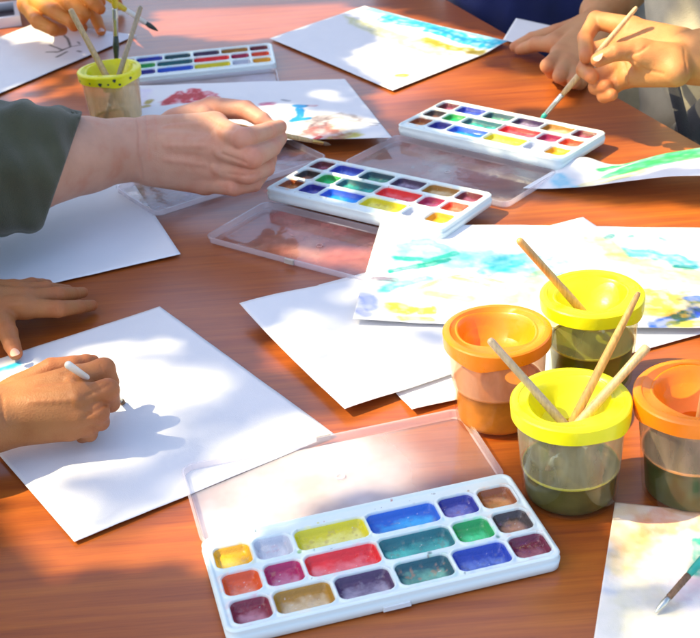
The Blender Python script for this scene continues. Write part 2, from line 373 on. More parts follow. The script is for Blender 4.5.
# fruit sketch under the adult fist
c_tr, c_br = P(345, 80, .9), P(392, 138, 1.5); dn = unit((c_br-c_tr)[:2]); dl = np.array([dn[1], -dn[0]])
if dl[0] > 0: dl = -dl
c_tl = P(121, 87, .9)[:2]; c4 = [c_tr[:2], c_tl, c_tl+(c_br-c_tr)[:2], c_br[:2]]
paper('figure_painting', c4, 'unfinished painting with blue, grey and pink blots under the adult fist', 'painting', 'painted',
      [([(299, 110), (301, 118), (293, 123), (308, 121)], .55, (.03, .55, .85), .95, dict(wob=.5)), ([(296, 107), (303, 108)], .5, (.05, .6, .9), .9),
       ([(312, 125), (320, 120), (340, 118), (355, 122)], 1.2, (.55, .5, .5), .6, dict(wob=.8)), ([(318, 133), (332, 138)], 2.0, (.75, .4, .36), .7, dict(wob=.7)),
       ([(322, 122), (318, 130)], 1.2, (.5, .4, .42), .6, dict(wob=.7)),
       ([(340, 130), (348, 138)], 1.4, (.8, .8, .68), .6), ([(335, 142), (352, 139)], 1.0, (.85, .8, .3), .75), ([(313, 145), (320, 141)], .35, (.85, .1, .06), .95),
       ([(350, 123), (385, 127)], .15, (.5, .5, .55), .6), ([(355, 130), (378, 128)], .12, (.5, .5, .55), .5), ([(264, 105), (272, 105)], .6, (.85, .35, .5), .7),
       ([(283, 101), (289, 102)], .3, (.55, .55, .6), .6), ([(308, 107), (316, 107)], .3, (.9, .6, .6), .6),
       ([(168, 103), (176, 97)], .9, (.85, .1, .2), .85, dict(wob=.8)), ([(185, 99), (192, 90), (197, 99)], .7, (.88, .12, .2), .85, dict(wob=.9)),
       ([(204, 97), (206, 92), (214, 96)], .6, (.9, .2, .28), .8, dict(wob=.9)), ([(165, 105), (180, 92), (186, 103), (196, 90), (204, 102), (215, 98)], .55, (.85, .05, .15), .9, dict(wob=.7)), ([(168, 104), (205, 101)], .6, (.92, .3, .35), .6, dict(wob=.8)),
       ([(147, 104), (150, 101)], .45, (.7, .62, .2), .8), ([(143, 108), (147, 107)], .45, (.7, .62, .2), .8),
       ([(122, 90), (150, 89), (150, 110), (118, 110)], 2, (.93, .88, 1.), .5, dict(fill=1))],
      base=(.75, .76, .79), res=.16, seed=8, zr=1.1, pw=1.7, zf=lambda u, v, XY: .85+.55*v)
# blank sheets on the left
A = P(181, 257, 0); dS = P(20, 293, 0)
paper('paper_sheet', rect(A, dS, 20.5, 29.5, -1), 'blank shaded sheet between the adult forearm and the flat child hand', 'paper', zf=lambda u, v, XY: .12+0*u, seed=11, res=.5, base=(.80, .82, .86))
eA, eB, eC, eD = P(160, 309), P(335, 437), P(75, 545), P(-66, 383)
paper('paper_sheet', [eA, eB, eC, eD], 'large blank sheet with a child hand drawing and its shadow on it', 'paper', zf=lambda u, v, XY: .1+.25*np.sin(3.1*u)*np.sin(2.8*v), seed=12, res=.35,
      strokes=[([(-20, 380), (18, 368)], .45, (.08, .7, .95), .95, dict(wob=.2))], mat='painted')
# stack in the middle
fA, fB = P(245, 313, 1.0), P(345, 412, .5)
f4 = rect(fB, fA, 19.5, 30, -1)
paper('paper_sheet', f4, 'blank white sheet with raised corner under the turquoise painting', 'paper', zf=lambda u, v, XY: .42+.75*u**3*(1-sstep(0, .45, v))+.16*(1-sstep(0, .3, v)), seed=13, res=.4)
f2 = rect(P(412, 413, .2), P(398, 396, .2), 20, 28, -1)
paper('paper_sheet', f2, 'white sheet whose corner pokes out beside the orange lidded cup at centre', 'paper', zf=lambda u, v, XY: .08+.3*sstep(.85, 1., 1-u)*sstep(.8, 1, 1-v), seed=14, res=.5, lift=.03)
u4 = rect(P(583, 219, .2), P(548, 228, .2), 28, 20, 1)
paper('paper_sheet', u4, 'grey shaded sheet whose tip shows beyond the turquoise painting', 'paper', zf=lambda u, v, XY: .3+0*u, seed=15, res=.6, base=(.74, .75, .8), lift=.0)
tq = (.03, .66, .58); ye = (.98, .9, .25); pe = (.98, .82, .55)
gTL, gBL, gTR = P(381, 225, 1.0)[:2], P(353, 325, .7)[:2], P(700, 228, .8)[:2]
gd = unit(gTR-gTL); g4 = [gTL, gTL+gd*31.5, gTL+gd*31.5+(gBL-gTL), gBL]
paper('abstract_painting', g4, 'abstract watercolour with turquoise, yellow and blue strokes behind the paint cups', 'painting', 'painted',
      [([(400, 262), (430, 258), (455, 256)], 1.6, (.55, .92, .88), .6, dict(wob=.6)), ([(385, 290), (440, 275)], 1.0, (.6, .93, .9), .5, dict(wob=.6)), ([(450, 262), (520, 265)], 1.8, (.55, .85, .92), .55, dict(wob=.6)), ([(440, 290), (500, 300)], 1.6, (.99, .96, .7), .7, dict(wob=.6)), ([(392, 275), (420, 268), (447, 262)], .45, tq, .9, dict(wob=.6)), ([(398, 262), (430, 262), (455, 255)], .45, (.2, .8, .7), .7, dict(wob=.7)),
       ([(400, 250), (430, 244), (445, 250)], .7, (.35, .85, .78), .5, dict(wob=.8)), ([(385, 293), (405, 286), (425, 280)], .6, (.2, .8, .75), .6, dict(wob=.8)),
       ([(375, 283), (395, 284)], .45, (.45, .4, .5), .65), ([(365, 300), (372, 312)], .7, (.6, .68, .95), .6, dict(wob=.8)), ([(360, 315), (368, 318)], .5, (.6, .66, .9), .5),
       ([(455, 265), (480, 255), (500, 262)], 1.2, (.55, .82, .92), .5, dict(wob=.8)), ([(490, 272), (510, 260), (530, 258)], 1.3, (.25, .82, .82), .65, dict(wob=.7)),
       ([(500, 268), (530, 275)], .8, (.4, .85, .85), .5), ([(420, 290), (445, 278), (480, 284), (505, 288)], .3, (.99, .88, .4), .5, dict(wob=.8)),
       ([(395, 310), (410, 313), (432, 311)], .8, ye, .8, dict(wob=.9)), ([(430, 295), (470, 300)], .5, ye, .35), ([(455, 278), (490, 280), (510, 285)], .35, (.98, .82, .4), .6, dict(wob=.6)),
       ([(400, 320), (430, 320)], .4, ye, .6, dict(wob=.8)),
       ([(625, 250), (700, 268)], 1.7, (.7, .93, .93), .6, dict(wob=.7)), ([(610, 258), (700, 285)], 1.6, (.99, .92, .72), .6, dict(wob=.7)), ([(590, 240), (605, 243), (615, 252)], .9, pe, .6, dict(wob=.8)), ([(607, 238), (611, 236)], .4, tq, .6), ([(625, 238), (632, 236)], .3, tq, .5), ([(660, 238), (665, 240)], .2, tq, .5),
       ([(630, 252), (650, 253), (672, 258), (690, 264)], 1.0, (.35, .82, .82), .65, dict(wob=.9)), ([(676, 266), (694, 267)], .35, (.05, .62, .72), .8, dict(wob=.5)),
       ([(615, 256), (650, 262), (700, 276)], .8, pe, .5, dict(wob=.8)), ([(640, 270), (700, 282)], .7, (1, .9, .7), .6, dict(wob=.8)),
       ([(540, 285), (560, 262)], 1.5, (.5, .9, .88), .6, dict(wob=.6)), ([(520, 300), (545, 275)], 1.2, (.98, .93, .6), .6),
       ([(640, 300), (665, 300), (680, 308)], 2.2, (.98, .85, .3), .8, dict(wob=.6)), ([(650, 312), (683, 314)], .8, (.95, .75, .3), .6), ([(683, 292), (690, 291)], .2, (.6, .6, .6), .5),
       ([(655, 325), (680, 317), (700, 312)], .8, (.2, .4, .95), .85, dict(wob=.7)), ([(694, 300), (700, 310)], 1., (.3, .45, .95), .7, dict(wob=.8)), ([(672, 325), (700, 325)], .6, (.95, .9, .3), .8, dict(wob=.6)),
       ([(560, 235), (690, 232)], .8, (.96, .97, 1.), .4)],
      base=(.76, .77, .79), res=.16, seed=21, zr=.9, pw=1.9, zf=lambda u, v, XY: .78+.45*(1-sstep(0, .2, u))*(1-.4*v)+.12*np.sin(5*u+2*v))
# curled painting at the right
i4 = [P(523, 188, .3), P(718, 176, 3.2), P(735, 141, 2.2), P(566, 160, 1.2)]
def izf(u, v, XY): return .1+2.9*sstep(0, 1, u)*(1-.45*v)+1.15*v*np.exp(-((u-.1)/.12)**2)-.35*np.exp(-((u-.33)/.16)**2)*v
paper('curled_painting', [q[:2] for q in i4], 'curled painting with green and pale blue washes beside the far palette', 'painting', 'painted',
      [([(640, 150), (700, 145), (720, 160), (640, 167), (592, 172), (615, 160)], 1., (.30, .82, .55), 1., dict(fill=1, wob=.3, edge=.2)), ([(625, 163), (660, 157), (720, 153)], 1.8, (.35, .85, .6), .7, dict(wob=.4)), ([(600, 158), (640, 148), (690, 146)], .5, (.1, .7, .35), .7), ([(655, 158), (690, 158)], 1.2, (.7, .92, .55), .5),
       ([(590, 175), (625, 172), (640, 168)], 1.1, (.95, .92, .6), .7, dict(wob=.6)), ([(560, 168), (572, 182), (600, 186)], 1.0, (.5, .82, .95), .7, dict(wob=.4))],
      base=(.76, .77, .79), res=.17, seed=31, zr=1.9, pw=1.5, zf=izf)
# pastel sheet bottom right
j0 = P(615, 503, .15); j4 = rect(j0, P(594, 638, .15), 29, 20.5, 1)
paper('pastel_painting', j4, 'sheet with faint peach and lilac washes at the bottom right corner', 'painting', 'painted',
      [([(625, 515), (630, 560)], 1.6, (.97, .86, .66), .7), ([(640, 540), (620, 570)], .8, (1, .9, .6), .5), ([(655, 530), (680, 520), (705, 525)], 1.3, (.98, .68, .52), .75, dict(wob=.8)),
       ([(650, 550), (690, 570)], 2.5, (.93, .8, .84), .7, dict(wob=.8)), ([(605, 590), (612, 560)], 1., (.72, .8, .95), .6), ([(640, 600), (660, 640)], 2, (.93, .92, .75), .5),
       ([(670, 600), (700, 600)], 2.5, (.82, .84, .95), .6), ([(620, 620), (640, 640)], 2, (.9, .92, .9), .5), ([(700, 545), (697, 575)], .5, (.1, .7, .6), .7, dict(wob=.6)),
       ([(648, 508), (655, 540)], 1.5, (.95, .86, .88), .6), ([(615, 505), (700, 510)], .4, (.97, .85, .75), .5)],
      base=(.86, .81, .74), res=.15, seed=41, pw=1.5, zf=lambda u, v, XY: .05+0*u)
# small white sheet under the resting hand
paper('paper_sheet', [P(503, 42)[:2], P(516, 20)[:2], P(575, 33)[:2], P(562, 56)[:2]], 'small white sheet held under the resting hand beside the seascape', 'paper', seed=51, zf=lambda u, v, XY: .1+0*u)

# ------------------------------------------------------------------ palettes
PW, PH, PT = 21.7, 9.7, 1.25
rows = [(2.45, [(-9.1, 2.25), (-6.4, 2.25), (-2.45, 4.65), (2.5, 4.65), (6.4, 2.3), (9.15, 2.2)]),
        (-.38, [(-9.05, 2.25), (-6.3, 2.25), (-2.42, 4.65), (2.55, 4.65), (6.45, 2.3), (9.2, 2.2)]),
        (-3.12, [(-9.0, 2.3), (-5.65, 3.5), (-1.75, 3.4), (2.2, 3.4), (6.05, 3.4), (9.3, 2.25)])]
wells = [(x, y, wd+.2, 2.32) for y, r in rows for x, wd in r]
pcols = [((.95, .50, .0), (.98, .80, .12)), ((.66, .70, .80), (.88, .89, .95)), ((.86, .76, .0), (.98, .96, .40)), ((.0, .14, .72), (.05, .58, 1.)), ((.01, .02, .36), (.38, .40, .90)), ((.36, .09, .01), (.95, .45, .15)),
         ((.92, .10, .0), (.98, .50, .36)), ((.52, .0, .12), (.85, .45, .62)), ((.95, .01, .02), (1., .36, .40)), ((.0, .18, .22), (.12, .80, .66)), ((.0, .42, .10), (.08, .92, .38)), ((.06, .04, .04), (.70, .35, .22)),
         ((.26, .0, .03), (.72, .35, .45)), ((.50, .24, .0), (.90, .78, .55)), ((.08, .03, .12), (.65, .58, .75)), ((.0, .11, .15), (.30, .75, .52)), ((.0, .05, .50), (.32, .48, 1.)), ((.18, .0, .04), (.68, .28, .38))]
pnames = ['yellow', 'white', 'lime_yellow', 'blue', 'indigo', 'amber', 'orange', 'magenta', 'red', 'teal', 'green', 'umber', 'crimson', 'ochre', 'violet', 'viridian', 'ultramarine', 'maroon']
M['wet_paint'] = attr_mat('wet_watercolour', .05, 1.0, 45, .7)
M['wet_paint_deep'] = attr_mat('wet_watercolour_deep', .08, 1.0, 55, .1)
_n = M['wet_paint_deep'].node_tree; _g = _n.nodes.new('ShaderNodeGamma'); _g.inputs[1].default_value = 1.25  # same paint colours deepened by gamma for the farther palettes
_l = _n.nodes['Principled BSDF'].inputs['Base Color'].links[0]; _src = _l.from_socket; _n.links.new(_src, _g.inputs[0]); _n.links.new(_g.outputs[0], _n.nodes['Principled BSDF'].inputs['Base Color'])
def rbox(x, y, cx, cy_, w_, h_, r):
    qx = abs(x-cx)-(w_/2-r); qy = abs(y-cy_)-(h_/2-r)
    return np.hypot(np.maximum(qx, 0), np.maximum(qy, 0))+np.minimum(np.maximum(qx, qy), 0)-r
def tray_mesh(res, stains=True, seed=3):
    nx, ny = int(PW/res), int(PH/res)
    x, y = np.meshgrid(np.linspace(-PW/2, PW/2, nx+1), np.linspace(-PH/2, PH/2, ny+1), indexing='ij'); x = x.ravel(); y = y.ravel()
    # pull the outline to rounded corners
    R = .8; ex = np.maximum(abs(x)-(PW/2-R), 0); ey = np.maximum(abs(y)-(PH/2-R), 0); l = np.hypot(ex, ey)
    mxx = np.maximum(ex, ey); k = np.where(l > 1e-6, mxx/np.maximum(l, 1e-6), 1)
    X = np.where(ex > 0, np.sign(x)*(PW/2-R+ex*np.where(ey > 0, k, 1)), x); Y = np.where(ey > 0, np.sign(y)*(PH/2-R+ey*np.where(ex > 0, k, 1)), y)
    z = np.full(len(X), PT-.14); colr = np.tile(np.array((.73, .84, .83)), (len(X), 1))
    edge = -rbox(X, Y, 0, 0, PW, PH, R)
    z += .14*(1-sstep(.22, .34, edge))*1.0; z -= .07*(1-sstep(0, .09, edge))
    for (cx, cy_, w_, h_), (c, lc) in zip(wells, pcols):
        d = rbox(X, Y, cx, cy_, w_, h_, .55)
        z += .13*np.exp(-((d-.06)/.11)**2)
        z -= .85*(1-sstep(-.24, .02, d))
        st = (1-sstep(-.1, .02, d)); colr = colr*(1-st[:, None])+np.array(c)*.75*st[:, None]
        if stains:
            sm = (fbm(X*2+cx, Y*2+cy_, seed)-.55)*3; sm = np.clip(sm, 0, 1)*(1-sstep(.0, .5, d))*.6
            colr = colr*(1-sm[:, None])+np.array(lc)*sm[:, None]
    if stains:
        rr = np.random.default_rng(seed)
        for i in range(46):
            a, b_, rad = rr.uniform(-PW/2, PW/2), rr.uniform(-PH/2, PH/2), rr.uniform(.03, .1)
            cc = np.array(pcols[rr.integers(0, 18)][0])*.5
            sm = 1-sstep(rad*.5, rad*1.3, np.hypot(X-a, (Y-b_)*1.2)); colr = colr*(1-sm[:, None]*.8)+cc*sm[:, None]*.8
        g = fbm(X*.5, Y*.5, seed+9)[:, None]; colr *= (.93+.1*g)
        for (a, b_, cc, rad) in ((-3.0, 3.95, (.6, .6, .05), .1), (7.6, 3.85, (.3, .2, .1), .09), (-4.9, 1.35, (.1, .35, .05), .17), (3.0, -1.75, (.05, .15, .15), .16), (7.7, -1.6, (.02, .2, .2), .15)):
            sm = 1-sstep(rad*.5, rad*1.3, np.hypot(X-a, Y-b_)); colr = colr*(1-sm[:, None]*.8)+np.array(cc)*sm[:, None]*.8
    V = [np.column_stack([X, Y, z])]; n = len(X); I = np.arange(n).reshape(nx+1, ny+1)
    a = I[:-1, :-1].ravel(); b = I[1:, :-1].ravel(); c = I[1:, 1:].ravel(); d = I[:-1, 1:].ravel()
    Fc = np.column_stack([a, b, c, d]).tolist()
    ring = list(I[:, 0])+list(I[-1, 1:])+list(I[-2::-1, -1])+list(I[0, -2:0:-1]); m = len(ring)
    cols = [colr]; base = n
    P0 = np.column_stack([X, Y, z])[ring]
    prev = ring
    for dz, s in ((.12, 1.004), (.5, .996), (.52, 1.006), (PT-.1, 1.0), (PT-.02, .99)):
        q = P0.copy(); q[:, :2] = q[:, :2]*1.0+np.sign(q[:, :2])*(s-1)*10; q[:, 2] = PT-dz
        V.append(q); cols.append(np.tile(np.array((.72, .81, .81)), (m, 1)))
        cur = [base+i for i in range(m)]; base += m
        for i in range(m): Fc.append((prev[(i+1) % m], prev[i], cur[i], cur[(i+1) % m]))
        prev = cur
    Fc.append(tuple(prev[::-1]))
    return np.vstack(V), Fc, np.vstack(cols)
def paint_mesh(cx, cy_, w_, h_, seed, lumpy=1., widx=0):
    n1, n2 = int(w_/.065), int(h_/.065)
    u, v = np.meshgrid(np.linspace(-1, 1, n1), np.linspace(-1, 1, n2), indexing='ij'); u = u.ravel(); v = v.ravel()
    hw, hh, R = w_/2-.04, h_/2-.04, .5
    x, y = u*hw, v*hh
    ex = np.maximum(abs(x)-(hw-R), 0); ey = np.maximum(abs(y)-(hh-R), 0); l = np.hypot(ex, ey); mm = np.maximum(ex, ey); k = np.where(l > 1e-6, mm/np.maximum(l, 1e-6), 1)
    b = (ex > 0) & (ey > 0); x = np.where(b, np.sign(x)*(hw-R+ex*k), x); y = np.where(b, np.sign(y)*(hh-R+ey*k), y)
    d = -rbox(x, y, 0, 0, hw*2, hh*2, R)
    z = PT-.62+.42*np.exp(-(d/.16)**2)+lumpy*.12*(fbm(x*1.6+seed, y*1.6, seed)-.5)*sstep(.05, .4, d)-lumpy*.06*sstep(.2, .9, d)
    Iu = np.arange(n1*n2).reshape(n1, n2)
    Fc = np.column_stack([Iu[:-1, :-1].ravel(), Iu[1:, :-1].ravel(), Iu[1:, 1:].ravel(), Iu[:-1, 1:].ravel()]).tolist()
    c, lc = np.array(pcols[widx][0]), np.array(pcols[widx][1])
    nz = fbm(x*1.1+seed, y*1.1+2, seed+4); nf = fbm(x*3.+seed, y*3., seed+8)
    t = np.clip(sstep(.16, .6, d+.3*(nz-.5))*(.38+1.1*(nz-.42))-.45*sstep(-.1, .7, y/hh+.5*(nf-.5)), 0, .8)  # upper half darker and centre paler: well shadow and sky reflection painted in
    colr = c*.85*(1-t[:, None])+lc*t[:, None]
    other = np.array(pcols[(widx*5+3) % 18][0]); k2 = sstep(.6, .75, nf)*sstep(.12, .3, d)*(.55 if widx in (9, 11, 15, 16, 2, 4) else .2)
    colr = colr*(1-k2[:, None])+(other*.5+.3*lc)*k2[:, None]
    wsp = sstep(.80, .86, fbm(x*5+seed, y*5, seed+13))*sstep(.1, .3, d)*.6; colr = colr*(1-wsp[:, None])+np.array((.9, .92, .9))*wsp[:, None]  # white specks painted in as wet glints
    return np.column_stack([x+cx, y+cy_, z]), Fc, colr
def lid_mesh(depth=9.5, wall=.75, y0=None, flip=1, th=.09):
    """open shallow clear tray hinged behind the palette's upper edge, z=0 on the table"""
    y0 = PH/2+.12 if y0 is None else y0
    def loop(i, z):
        pts = []; R = .9-i*.5
        w2, ya, yb = PW/2-.15-i, y0+i, y0+depth-i
        for cx, cy_, a0 in ((w2-R, ya+R, -90), (w2-R, yb-R, 0), (-w2+R, yb-R, 90), (-w2+R, ya+R, 180)):
            for k in range(7):
                a = math.radians(a0+15*k); pts.append((cx+R*math.cos(a), cy_+R*math.sin(a), z))
        return pts
    L = [loop(.12, .02), loop(.0, .14), loop(-.03, wall*.8), loop(-.12, wall*.82), loop(-.12, wall), loop(.06, wall), loop(.09, .2), loop(.2, .12)]
    V = [p for l in L for p in l]; m = 28; Fc = []
    for k in range(len(L)-1):
        for i in range(m): a = k*m+i; b = k*m+(i+1) % m; Fc.append((a, b, b+m, a+m))
    Fc.append(tuple(range(m-1, -1, -1))); Fc.append(tuple(range((len(L)-1)*m, len(L)*m)))
    # moulded button in the middle of the lid and a clasp on its outer edge
    def tube(cx, cy_, r1, r2, z0, z1):
        b0 = len(V)
        for (r, z) in ((r1, z0), (r1, z1), (r2, z1), (r2, z0)):
            for k in range(16): V.append((cx+r*math.cos(k*math.pi/8), cy_+r*math.sin(k*math.pi/8), z))
        for q in range(3):
            for k in range(16): a = b0+q*16+k; b = b0+q*16+(k+1) % 16; Fc.append((a, b, b+16, a+16))
    tube(0, y0+depth*.52, .38, .26, .13, .24)
    return V, Fc
stA = [(.95, .94, .86), (.9, .9, .95), (.84, .83, .95), (.95, .92, .84)]  # sky glare on the lid painted in, mixed with paint residue
stB = [(.95, .93, .88), (.95, .38, .34), (.95, .62, .5), (.95, .93, .9)]
stC = [(.9, .88, .86), (.85, .6, .6), (.75, .82, .8), (.92, .85, .8)]
stD = [(.5, .4, .75), (.85, .8, .9), (.8, .7, .6), (.4, .3, .5)]  # violet reflections of the loose lid, painted in as blotches
lidm = {'A': clear_mat('clear_lid_glare_stains', haze=.42, stains=stA, sscale=11, grad=(.01, .075), more=.35), 'B': clear_mat('clear_lid_pink_stains', haze=.10, stains=stB, sscale=14, more=.5),
        'C': clear_mat('clear_lid_rose_stains', haze=.14, stains=stC, sscale=15), 'D': clear_mat('clear_lid_violet_reflections', haze=.12, stains=stD, sscale=22)}
clasp_m = plain('clasp_plastic', (.5, .45, .4), .35, .2)
lid_wall = clear_mat('clear_lid_edge', tint=(.95, .94, .96), haze=.30, rough=.05, hazec=(.95, .9, .93))
def wall_mat(o):
    o.data.materials.append(lid_wall)
    for i, p_ in enumerate(o.data.polygons):
        if i < 7*28: p_.material_index = 1
def make_palette(res):
    root = empty('paint_palette', (0, 0, 0))
    V, Fc, cc = tray_mesh(res); mesh_obj('tray', V, Fc, M['stained_plastic'], root, local=True, colors=cc)
    for i, (cx, cy_, w_, h_) in enumerate(wells):
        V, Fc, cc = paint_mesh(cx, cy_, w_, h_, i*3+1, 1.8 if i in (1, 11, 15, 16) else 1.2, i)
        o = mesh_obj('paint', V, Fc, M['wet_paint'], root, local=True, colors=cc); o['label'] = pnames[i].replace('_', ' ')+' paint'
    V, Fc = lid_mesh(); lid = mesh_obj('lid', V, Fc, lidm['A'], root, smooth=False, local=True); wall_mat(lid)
    # clasp tab on the lid edge and notch tab on the tray front
    cl = [(-1.0, 0, 0), (1.0, 0, 0), (1.0, .35, 0), (-1.0, .35, 0), (-1.0, 0, .55), (1.0, 0, .55), (.9, .3, .5), (-.9, .3, .5)]
    yy = PH/2+.12+9.5+.13
    mesh_obj('clasp', [(x*.55, yy+y*.6-.05, .28+z*.9) for x, y, z in cl], [(0, 3, 2, 1), (4, 5, 6, 7), (0, 1, 5, 4), (1, 2, 6, 5), (2, 3, 7, 6), (3, 0, 4, 7)], clasp_m, lid, smooth=False, local=True)
    mesh_obj('catch', [(x*.9-.2, -PH/2-.04-y*.35, .15+z*.6) for x, y, z in cl], [(0, 1, 2, 3), (7, 6, 5, 4), (4, 5, 1, 0), (5, 6, 2, 1), (6, 7, 3, 2), (7, 4, 0, 3)], M['plastic'], root, smooth=False, local=True)
    return root
pal = make_palette(.075)
pal.location = W((.6, 69.25, .06)); pal.rotation_euler.z = math.radians(12.9)
tag(pal, 'nearest open white palette of eighteen wet watercolours with clear lid behind', 'paint palette', 'open watercolour palettes on the table')
deep = {}
for (x, y, z, a, lk, lab) in ((3.75, 125.4, .95, 180-38.2, 'B', 'white watercolour palette in the middle, its near corner under the turquoise painting'),
                             (18.3, 140.8, .75, 180-42, 'C', 'white watercolour palette being dipped by the brush of the right hand'),
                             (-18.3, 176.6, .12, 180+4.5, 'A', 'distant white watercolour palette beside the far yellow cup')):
    c = copy_tree(pal); c.location = W((x, y, z)); c.rotation_euler.z = math.radians(a); tag(c, lab)
    for ch in c.children:
        if ch.name.startswith('paint') :
            if lk == 'B': ch.data = ch.data.copy(); ch.data.materials[0] = M['wet_paint_deep']; deep[ch['label']] = ch.data
            else: ch.data = deep[ch['label']]
        if ch.name.startswith('lid'):
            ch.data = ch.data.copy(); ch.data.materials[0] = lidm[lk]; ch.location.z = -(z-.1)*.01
# loose lid at the left under the fist
l0 = P(155, 218, .3); ldir = P(318, 165, .3); a = math.atan2(ldir[1]-l0[1], ldir[0]-l0[0])
V, Fc = lid_mesh(9.5, .75, y0=0); V = [(x+PW/2, y, z) for x, y, z in V]
lo = mesh_obj('clear_lid', V, Fc, lidm['D'], smooth=False, local=True); wall_mat(lo); lo.location = W((l0[0], l0[1], .2)); lo.rotation_euler.z = a
tag(lo, 'loose clear plastic lid with violet reflections under the adult wrist', 'lid')
# empty tray in the far left corner
def small_tray():
    r = rect(P(22, 26), P(-14, 31), 8, 10, -1); V = []; 
    def lp(i, z):
        c = sum(np.asarray(q) for q in r)/4
        return [(*(q+(c-q)/np.linalg.norm(c-q)*i), z) for q in r]
    for i, z in ((0, .05), (0, 1.6), (1.1, 1.6), (1.4, .3)): V += lp(i, z)
    Fc = [(0, 3, 2, 1)] + [(k*4+j, k*4+(j+1) % 4, k*4+(j+1) % 4+4, k*4+j+4) for k in range(3) for j in range(4)] + [(12, 13, 14, 15)]
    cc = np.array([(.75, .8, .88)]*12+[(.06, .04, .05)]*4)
    return mesh_obj('plastic_tray', V, Fc, M['stained_plastic'], smooth=False, colors=cc)
tag(small_tray(), 'small white box with dark inside at the far left corner', 'tray')

# ------------------------------------------------------------------ lathe things: cups and brushes
def lathe(prof, n=64, fn=None):
    V = []; Fc = []
    for k, (r, z) in enumerate(prof):
        for i in range(n):
            a = 2*math.pi*i/n; rr, zz = (r, z) if fn is None else fn(k, r, z, a)
            V.append((rr*math.cos(a), rr*math.sin(a), zz))
    for k in range(len(prof)-1):
        for i in range(n): p_ = k*n+i; q = k*n+(i+1) % n; Fc.append((p_, q, q+n, p_+n))
    return V, Fc
def cap(V, Fc, n, first, up):
    idx = list(range(first, first+n)); Fc.append(tuple(idx if up else idx[::-1]))
def cup_mats(body, water):
    return None
cupm = ((.96, .96, .9), .46, (.66, .64, .42)); cupm_peach = ((1., .86, .7), .52, (.92, .58, .36)); cupm_lime = ((.97, .97, .8), .42, (.72, .72, .26)); cupm_pink = ((.98, .9, .85), .55, (.80, .64, .34))
def water_mat(name, c):
    m, nt, b = new_mat(name); n = noise(nt, 60, 4)
    r = ramp(nt, n.outputs['Fac'], [(.3, tuple(x*.75 for x in c)), (.7, tuple(x*1.3 for x in c))]); nt.links.new(r.outputs['Color'], b.inputs['Base Color'])
    setp(b, Roughness=.3, Specular_IOR_Level=.2); return m
